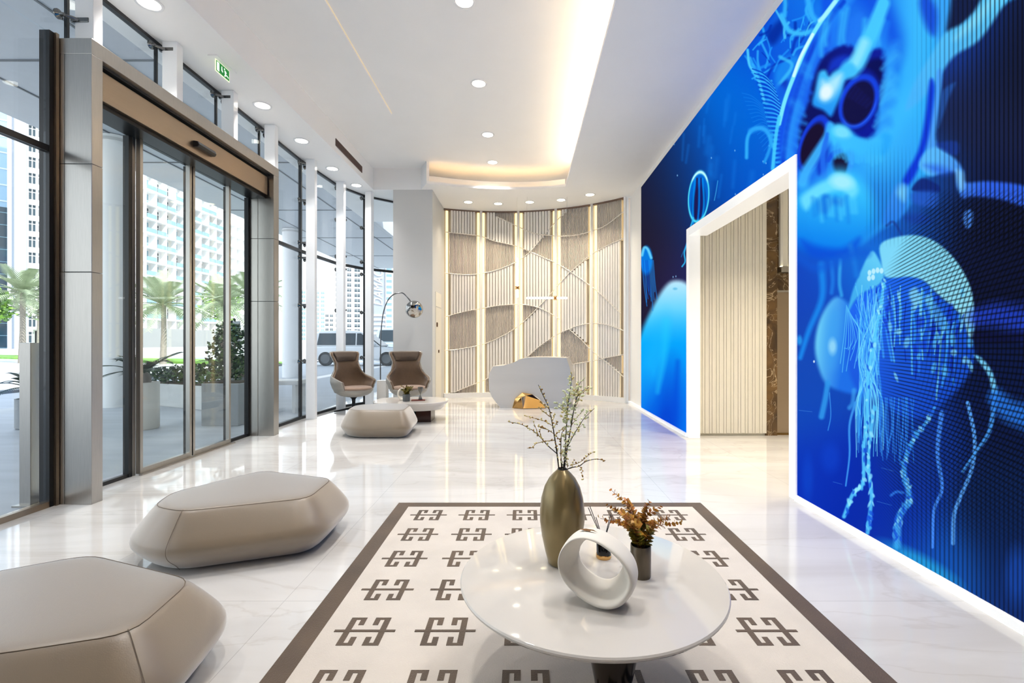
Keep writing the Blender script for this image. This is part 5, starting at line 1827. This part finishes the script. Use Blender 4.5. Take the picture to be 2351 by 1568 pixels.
CAN = mat('canopy_panels', S(186, 191, 197), 0.5, vary=.02)
b = MB()
b.box(-9.4, -3.9, -6, 27, 5.42, 5.9)
for y in range(-5, 27, 4):
    b.box(-9.36, -3.9, y, y + .03, 5.405, 5.43, 1)
for x in (-8.2, -5.9):
    b.box(x, x + .03, -6, 27, 5.405, 5.43, 1)
struct(b.build('canopy', [CAN, mat('canopy_joint', S(110, 114, 118), .6)]), 'grey canopy over the forecourt outside', 'canopy')
# wall above the glass, outside
struct(MB().box(-3.9, -3.8, -6, 27, 4.36, 5.42).box(-2.4, -2.2, 11.7, 27, 0, 5.42).build('wall_outside', mat('outside_cladding', S(200, 204, 208), .5)), 'grey outer cladding of the building', 'wall')
for i, (x, y, lab) in enumerate(((-8.28, 9.73, 'round white column outside the near door leaf'), (-8.55, 17.6, 'round white column outside past the portal'))):
    c = thing('round_column', lab, 'column', (x, y, -.01), kind='structure')
    MB().lathe([(.30, 0), (.30, 5.42)], 40).build('shaft', WHITE, c, smooth=60)
    MB().lathe([(.315, 5.30), (.315, 5.36), (.30, 5.36)], 40).build('collar', CONCRETE, c, smooth=60)

# steel gate post by the left glass
gp = thing('barrier_post', 'square steel post outside the left glass bay', 'post', (-3.965, 3.85, -.01))
MB().box(-.045, .045, -.045, .045, .01, 1.30).build('shaft', STEEL, gp, bevel=.004)
MB().box(-.075, .075, -.075, .075, 0, .012).build('foot_plate', STEEL, gp)

# planters and their plants
def planter(name, label, poly, z1, m, gap=.05):
    cx = sum(p[0] for p in poly) / len(poly)
    cy = sum(p[1] for p in poly) / len(poly)
    r = thing(name, label, 'planter', (cx, cy, -.01))
    lp = [(x - cx, y - cy) for x, y in poly]
    MB().prism(lp, 0, z1).build('box', m, r, bevel=.01)
    MB().prism([(x * .96, y * .90) for x, y in lp], z1 - .01, z1 + .012).build('soil', mat('garden_soil', S(70, 58, 44), .95), r)
    return r
def bush(name, label, c, rad, n, leaf, mats_, seed, cat='shrub'):
    rn = random.Random(seed)
    b_ = MB()
    for i in range(n):
        d = Vector((rn.gauss(0, 1), rn.gauss(0, 1), rn.gauss(0, 1))).normalized() * (rn.random() ** .4)
        p = Vector((d.x * rad[0], d.y * rad[1], d.z * rad[2]))
        q = Vector((rn.uniform(-1, 1), rn.uniform(-1, 1), rn.uniform(-.3, 1))).normalized()
        w = q.orthogonal().normalized()
        s_ = leaf * rn.uniform(.6, 1.3)
        b_.add([p, p + q * s_ * .5 + w * s_ * .28, p + q * s_, p + q * s_ * .5 - w * s_ * .28], [(0, 1, 2, 3)], rn.randrange(len(mats_)))
    r = thing(name, label, cat, c)
    b_.build('foliage', mats_, r, normals=False)
    bt = MB()
    for i in range(5):
        a = rn.uniform(0, 6.28)
        bt.tube([(0, 0, -rad[2]), (rad[0] * .4 * math.cos(a), rad[1] * .4 * math.sin(a), rad[2] * .3)], .012, 5)
    if cat == 'tree':
        bt.tube([(0, 0, -c[2] - .12), (.04, 0, -rad[2] * .5), (0, 0, rad[2] * .3)], [.16, .12, .07], 8)
    bt.build('trunk' if cat == 'tree' else 'stems', BARK, r)
    return r
planter('long_planter', 'long low white planter wall outside the middle doors', [(-7.95, 10.0), (-5.35, 8.75), (-5.15, 9.2), (-7.75, 10.45)], .46, CONCRETE)
planter('square_planter', 'tall grey planter box outside the far door leaf', [(-5.0, 7.42), (-4.42, 7.42), (-4.42, 7.95), (-5.0, 7.95)], .66, mat('grey_planter', S(150, 154, 156), .6, vary=.05))
bush('shrub', 'low dark shrub in the long planter, left end', (-7.2, 9.85, .62), (.55, .30, .18), 420, .10, [LEAF_DARK, LEAF_MID], 1)
bush('shrub', 'low dark shrub in the long planter, right end', (-5.95, 9.3, .66), (.62, .30, .22), 520, .10, [LEAF_DARK, LEAF_MID], 2)
bush('shrub', 'tall dark bush in the grey planter box', (-4.72, 7.68, 1.14), (.30, .28, .50), 900, .075, [LEAF_DARK, LEAF_DARK, LEAF_MID], 3)
def frond(b_, base, direction, L, droop, nl, leaf, m=0):
    d = Vector(direction).normalized()
    P = []
    for i in range(nl + 1):
        t = i / nl
        P.append(Vector(base) + d * (L * t) + Vector((0, 0, -droop * L * t * t)))
    b_.tube(P, [lerp(.010, .003, i / nl) * max(1, L) for i in range(nl + 1)], 4, m)
    for i in range(2, nl + 1):
        t = i / nl
        e = (P[i] - P[i - 1]).normalized()
        side = e.cross(Vector((0, 0, 1))).normalized()
        ll = leaf * (1 - abs(t - .45) * 1.1)
        for s in (-1, 1):
            q = (side * s * .85 + e * .7 + Vector((0, 0, .12 - .35 * t))).normalized()
            w = e * (L / nl * .46)
            b_.add([P[i] - w, P[i] + q * ll * .6 - w * .3, P[i] + q * ll, P[i] + q * ll * .6 + w * .5, P[i] + w], [(0, 1, 2, 3, 4)], m)
def sago(label, loc, pot_r, pot_h, n, L, seed, potmat, leafm):
    rn = random.Random(seed)
    r = thing('potted_palm', label, 'potted palm', loc)
    MB().lathe([(0, 0), (pot_r * .92, 0), (pot_r, .02), (pot_r, pot_h), (pot_r * .9, pot_h), (pot_r * .9, pot_h - .05), (0, pot_h - .05)], 28).build('pot', potmat, r, smooth=40)
    MB().ball((0, 0, pot_h + .03), (pot_r * .5, pot_r * .5, .14), 10, 8).build('trunk', BARK, r, smooth=60)
    for i in range(n):
        a = 2 * PI * i / n + rn.uniform(-.2, .2)
        el = rn.uniform(.35, 1.1)
        b_ = MB()
        frond(b_, (0, 0, pot_h + .12), (math.cos(a) * math.cos(el), math.sin(a) * math.cos(el), math.sin(el)), L * rn.uniform(.8, 1.1), rn.uniform(.25, .55), 20, L * .34)
        b_.build('frond', leafm, r, normals=False)
    return r
sago('sago palm in a tall white pot outside the doors', (-5.72, 7.2, -.01), .20, .70, 16, .66, 5, mat('cream_pot', S(226, 222, 212), .5), LEAF_DARK)
sago('sago palm behind the steel post outside', (-7.45, 7.3, -.01), .22, .45, 16, .55, 6, MATS['grey_planter'], LEAF_DARK)
sago('sago palm beside the long planter outside the doors', (-6.1, 10.4, -.01), .24, .55, 18, .95, 7, MATS['grey_planter'], LEAF_MID)

def palm(label, loc, h, n, L, seed, leafm):
    rn = random.Random(seed)
    r = thing('palm_tree', label, 'palm tree', loc)
    MB().tube([(0, 0, 0), (.05, 0, h * .5), (0, .05, h)], [.20, .15, .14], 10).build('trunk', BARK, r, smooth=60)
    for i in range(n):
        a = 2 * PI * i * .382 + rn.uniform(-.2, .2)
        el = lerp(1.25, -.35, (i / n)) + rn.uniform(-.1, .1)
        b_ = MB()
        frond(b_, (0, 0, h), (math.cos(a) * math.cos(el), math.sin(a) * math.cos(el), math.sin(el)), L * rn.uniform(.85, 1.1), rn.uniform(.22, .45), 22, L * .27)
        b_.build('frond', leafm, r, normals=False)
    return r
palm('pale date palm seen through the near sliding door leaf', (-22.6, 30.0, -.12), 3.7, 34, 3.0, 9, LEAF_PALE)
palm('pale date palm seen through the far sliding door leaf', (-23.6, 37.5, -.12), 4.4, 34, 3.3, 10, LEAF_PALE)
palm('pale date palm seen through the far fixed door pane', (-15.9, 28.0, -.12), 3.9, 32, 2.6, 12, LEAF_PALE)
palm('pale date palm left of the entrance portal', (-33.0, 31.5, -.12), 4.6, 30, 2.8, 13, LEAF_PALE)
bush('tree', 'bright lime green tree at the left picture edge', (-48.0, 43.0, 4.4), (1.9, 1.5, 1.6), 700, .5, [LEAF_LIME, LEAF_MID], 14, 'tree')
bush('tree', 'green tree between the two pale palms', (-29.0, 46.0, 5.2), (1.9, 1.3, 2.0), 600, .45, [LEAF_MID, LEAF_LIME], 15, 'tree')
bush('tree', 'pale grey tree left of the entrance portal', (-40.5, 40.0, 4.9), (1.9, 1.3, 1.9), 700, .42, [LEAF_PALE, mat('grey_leaf', S(150, 152, 142), .7)], 16, 'tree')

# low white bench past the portal
bn = thing('stone_bench', 'white stone bench outside past the entrance portal', 'bench', (-4.55, 8.9, -.01))
MB().box(-.45, .45, -.22, .22, .52, .60).build('seat', PAVING_GREY, bn, bevel=.01)
for x in (-.40, .34):
    MB().box(x, x + .06, -.20, .20, 0, .52).build('leg', PAVING_GREY, bn)
bt = thing('guard_booth', 'low grey guard booth across the road', 'booth', (-44.5, 45.5, -.12))
MB().box(-1.3, 1.3, -.8, .8, 0, 2.5).build('body', CONCRETE, bt)
MB().box(-1.5, 1.5, -1.0, 1.0, 2.5, 2.72).build('roof', CONCRETE, bt)
MB().box(.1, 1.1, -.83, -.8, 1.2, 2.1).build('window', WIN_DARK, bt)
MB().box(-1.1, -.9, -.83, -.8, 0, 2.4).build('door_frame', DARK_METAL, bt)
sg = thing('street_sign', 'grey sign board with a teal oval outside the doors', 'sign', (-7.25, 12.0, -.01))
MB().tube([(0, .03, 0), (0, .03, 1.8)], .025, 8).build('pole', STEEL, sg)
sb = MB().box(-.14, .14, -.02, .02, 1.24, 1.82).build('board', mat('sign_grey', S(176, 182, 186), .5), sg, bevel=.01)
MB().extrude([(.09 * math.cos(t * PI / 14), -.021, 1.53 + .19 * math.sin(t * PI / 14)) for t in range(28)], (0, -.004, 0)).build('oval', mat('sign_teal', S(70, 130, 136), .4), sb)
for z in (1.45, 1.53, 1.61):
    MB().tube([(0, -.024, z), (0, -.031, z)], .026, 12).build('dot', WHITE, sb)
# cars
def car(label, loc, rz, L, H_, paint):
    r = thing('car', label, 'car', loc, rz)
    W_ = 1.9
    prof = [(-.50, .30), (-.50, .62), (-.485, .84), (-.47, .92), (-.40, .97), (-.345, 1.0), (.16, 1.0), (.20, .99), (.30, .93), (.44, .88), (.49, .80), (.50, .60), (.50, .30)]
    k = H_ / 1.85
    def sec(z, y):
        return y
    b_ = MB()
    low = [(x * L, z * k) for x, z in prof]
    pts0 = [(x, -W_ / 2, z) for x, z in low]
    b_.extrude(pts0, (0, W_, 0))
    body = b_.build('body', paint, r, bevel=.08, segs=3, smooth=40)
    cab = [(-.455 * L, .98 * k), (-.43 * L, 1.62 * k), (-.38 * L, 1.78 * k), (-.10 * L, 1.82 * k), (.04 * L, 1.74 * k), (.245 * L, .98 * k)]
    pts = [(x, -W_ / 2 + .14 if z > 1.2 * k else -W_ / 2 + .06, z) for x, z in cab]
    opp = [(x, -y, z) for x, y, z in pts]
    MB().rings([pts, opp]).build('cabin', paint, r, bevel=.06, segs=3, smooth=40)
    for x0, x1, x2, x3 in ((-.405, -.385, -.20, -.20), (-.185, -.185, -.01, -.01), (.005, .005, .045, .185)):
        for s in (-1, 1):
            y0, y1 = s * (W_ / 2 - .05), s * (W_ / 2 - .125)
            zz = 1.66 * k
            MB().add([(x0 * L, y0, 1.06 * k), (x3 * L, y0, 1.06 * k), (x2 * L, y1, zz), (x1 * L, y1, zz)], [(0, 1, 2, 3)]).build('side_window', CARG, r, solid=.02)
    MB().add([(.242 * L, -.72, 1.03 * k), (.242 * L, .72, 1.03 * k), (.062 * L, .64, 1.72 * k), (.062 * L, -.64, 1.72 * k)], [(0, 1, 2, 3)]).build('windscreen', CARG, r, solid=.03)
    for sx in (-.315, .315):
        for s in (-1, 1):
            w_ = MB().tube([(sx * L, s * (W_ / 2 - .20), .38), (sx * L, s * (W_ / 2 + .02), .38)], .38, 24).build('wheel', mat('tyre_rubber', S(38, 40, 42), .7), r, bevel=.03)
            MB().tube([(sx * L, s * (W_ / 2 + .0), .38), (sx * L, s * (W_ / 2 + .035), .38)], .25, 16).build('rim', mat('alloy', S(86, 90, 94), .35, .6), w_)
    for s in (-.6, .6):
        MB().box(.49 * L, .505 * L, s - .2, s + .2, .62 * k, .76 * k).build('headlight', mat('headlight', S(220, 226, 230), .1), r)
    for s in (-1, 1):
        MB().box(.155 * L, .19 * L, s * W_ / 2 - .11, s * W_ / 2 + .11, 1.02 * k, 1.18 * k).build('mirror', paint, r, bevel=.03)
    return r
CARG = mat('car_glass', S(44, 58, 68), .15, spec=.3)
CARW = mat('white_car_paint', S(216, 220, 224), 0.15, coat=.6)
car('white car parked beyond the curved glass, front towards the pier', (-9.0, 26.6, -.01), 0.0, 5.2, 1.95, CARW)
car('silver car behind the parked white car', (-7.5, 32.5, -.01), 0.0, 5.2, 2.3, mat('silver_car_paint', S(190, 202, 210), 0.18, coat=.5))

# ------------------------------------------------------------------ buildings across the road
def face_cam(u, y):
    x = (u - 1203.0) * y / FPX
    th = math.atan2(-x, y)
    return x, th
def block(name, label, u0, u1, vtop, y, depth, m, floors=None, wins=None, slabs=None):
    """a slab of a building whose front turns to the street; wins: list of (fraction x0, fraction x1) columns"""
    um = (u0 + u1) / 2
    x, th = face_cam(um, y)
    ct_ = math.cos(th)
    w = (u1 - u0) * y * ct_ / FPX
    h = EYE + (784 - vtop) * y / FPX
    r = thing(name, label, 'building', (x, y, -.12), th)
    MB().box(-w / 2, w / 2, 0, depth, 0, h).build('wall', m, r)
    return r, w, h
def win_grid(r, w, h, cols_, z0, fh, n, wh, m, frame=None, prefix='window', dy=0.0, floors=range(0, 999)):
    for (f0, f1) in cols_:
        ww = (f1 - f0) * w
        xm = -w / 2 + (f0 + f1) / 2 * w
        proto = None
        for k in range(n):
            z = z0 + k * fh
            if z + wh > h:
                break
            if proto is None:
                b_ = MB().box(-ww / 2, ww / 2, -.10, .02, 0, wh, 0)
                b_.box(-.07, .07, -.14, .0, 0, wh, 1).box(-ww / 2, ww / 2, -.14, 0, wh * .62, wh * .62 + .12, 1)
                proto = b_.build('window', [m, PAVING_GREY], r, loc=(xm, dy, z))
            else:
                copy_part(proto, r, (xm, dy, z))
WALLW = mat('white_building', S(238, 238, 238), 0.7)
WALLB = mat('pale_blue_wall', S(206, 216, 228), 0.6)
r, w, h = block('glass_tower', 'pale blue glass tower at the far left edge', -60, 17, -160, 120, 30, BLUE_GLASS)
for k in range(30):
    MB().box(-w / 2 - .1, w / 2 + .1, -.15, .1, k * 4.1, k * 4.1 + .35).build('floor_band', WALLB, r)
r, w, h = block('dark_glass_building', 'dark teal glass building low at the left edge', -60, 19, 470, 100, 10, TEAL_GLASS)
for k in range(12):
    MB().box(-w / 2, w / 2, -.12, .05, k * 2.6, k * 2.6 + .16).build('floor_band', WIN_PALE, r)
r, w, h = block('apartment_tower', 'white apartment tower with a column of balconies left of the portal', 18, 124, -120, 94, 16, WALLB)
MB().box(-w / 2 + w * .095, -w / 2 + w * .145, -.2, .1, 0, h).build('shadow_strip', mat('grey_strip', S(120, 130, 144), .6), r)
MB().box(-w / 2 + w * .42, w / 2, -.5, .05, 0, h).build('balcony_bay', WALLW, r)
win_grid(r, w, h, [(.455, .60), (.67, .80)], 1.2, 3.1, 26, 2.3, WIN_DARK, dy=-.5)
bb = MB().box(0, w * .42, -1.0, -.5, 0, 1.0)
p0 = bb.build('balcony', WALLW, r, loc=(-w / 2 + w * .44, 0, .2))
for k in range(1, 26):
    copy_part(p0, r, (-w / 2 + w * .44, 0, .2 + 3.1 * k))

# long apartment block seen through the doors: its front runs along the street
ab = thing('apartment_block', 'long white apartment block with balconies across the road', 'building', (-92.0, 108.0, -.12))
MB().box(-16, 0, 0, 62, 0, 41.5).build('wall', mat('warm_white_building', S(226, 224, 222), .7), ab)
MB().box(-16, .8, -.5, 62.5, 41.5, 42.3).build('roof', WALLW, ab)
MB().box(-.5, 2.6, -2, 64, 0, 4.6).build('podium', mat('grey_podium', S(150, 152, 152), .7), ab)
sl = MB().box(0, 1.9, 0, 62, 0, .42).build('floor_slab', WALLW, ab, loc=(0, 0, 3.2))
for k in range(2, 12):
    copy_part(sl, ab, (0, 0, k * 3.45 - .25))
fn = MB().box(.0, 1.7, -.16, .16, 0, 41.5).build('fin', WALLW, ab, loc=(0, 0, 0))
for k in range(1, 20):
    copy_part(fn, ab, (0, k * 3.26, 0))
wp = MB().box(-.05, .10, .35, 2.5, 0, 2.6, 0).box(.08, .16, 1.36, 1.46, 0, 2.6, 1).box(.08, .16, .35, 2.5, 1.8, 1.9, 1).build('window', [WIN_DARK, WALLW], ab, loc=(0, .2, 3.8))
wl = MB().box(-.05, .10, .35, 2.5, 0, 2.6, 0).box(.08, .16, 1.36, 1.46, 0, 2.6, 1).box(.08, .16, .35, 2.5, 1.0, 1.1, 1).build('window', [WIN_PALE, WALLW], ab, loc=(0, 3.46, 3.8))
rr = random.Random(3)
for fl_ in range(2, 12):
    for k in range(2, 12):
        copy_part(wp if rr.random() < .55 else wl, ab, (0, k * 3.26 + .2, fl_ * 3.45 + .25))
rl = MB().box(1.8, 1.86, 0, 3.0, 0, 1.05).build('balcony_glass', WIN_PALE, ab, loc=(0, .13, 3.55))
for fl_ in range(2, 12):
    for k in range(2, 12):
        if (k + fl_) % 3:
            copy_part(rl, ab, (0, k * 3.26 + .13, fl_ * 3.45 + .17))

r, w, h = block('tower_block', 'white tower with square windows seen past the left wing chair', 766, 858, 360, 300, 22, WALLW)
win_grid(r, w, h, [(.06, .10), (.34, .44), (.52, .66)], 4, 3.17, 36, 1.9, WIN_DARK)
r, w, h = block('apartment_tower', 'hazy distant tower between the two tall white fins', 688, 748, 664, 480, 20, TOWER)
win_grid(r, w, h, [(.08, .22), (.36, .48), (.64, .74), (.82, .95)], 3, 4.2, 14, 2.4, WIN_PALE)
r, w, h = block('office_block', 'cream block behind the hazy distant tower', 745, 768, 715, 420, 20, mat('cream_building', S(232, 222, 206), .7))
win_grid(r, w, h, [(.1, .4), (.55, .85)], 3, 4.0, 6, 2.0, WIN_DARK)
r, w, h = block('sign_tower', 'grey tower with tall white lettering beside the pier', 852, 918, 600, 200, 20, mat('grey_glass_wall', S(158, 164, 172), .25))
MB().box(-w / 2 + w * .50, w / 2, -.6, .1, 0, h).build('white_bay', WALLW, r)
for k in range(15):
    MB().box(-w / 2 + w * .53, -w / 2 + w * .72, -.75, -.55, 2 + k * 2.4, 3.1 + k * 2.4).build('window', WIN_PALE, r)
for k in range(7):
    MB().box(-w / 2, -w / 2 + w * .50, -.5, .05, .6 + k * 1.9, 1.3 + k * 1.9).build('white_band', WALLW, r)
fc = bpy.data.curves.new('lettering', 'FONT')
fc.body = 'DAMAC'
fc.size = 4.6
fc.extrude = .08
fc.align_x = 'LEFT'
fc.shear = .25
fc.materials.append(mat('white_letters', S(250, 250, 250), .5, emit=(1, 1, 1, 1), es=.25))
tmp = bpy.data.objects.new('lettering_curve', fc)
COL.objects.link(tmp)
bpy.context.view_layer.update()
me_ = bpy.data.meshes.new_from_object(tmp.evaluated_get(bpy.context.evaluated_depsgraph_get()))
bpy.data.objects.remove(tmp)
ft_ = bpy.data.objects.new('lettering', me_)
COL.objects.link(ft_)
ft_.parent = r
ft_.location = (-w / 2 + w * .40, -.35, 16.2)
ft_.rotation_euler = (PI / 2, -PI / 2, 0)
ft_.scale = (.90, 1.15, 1)
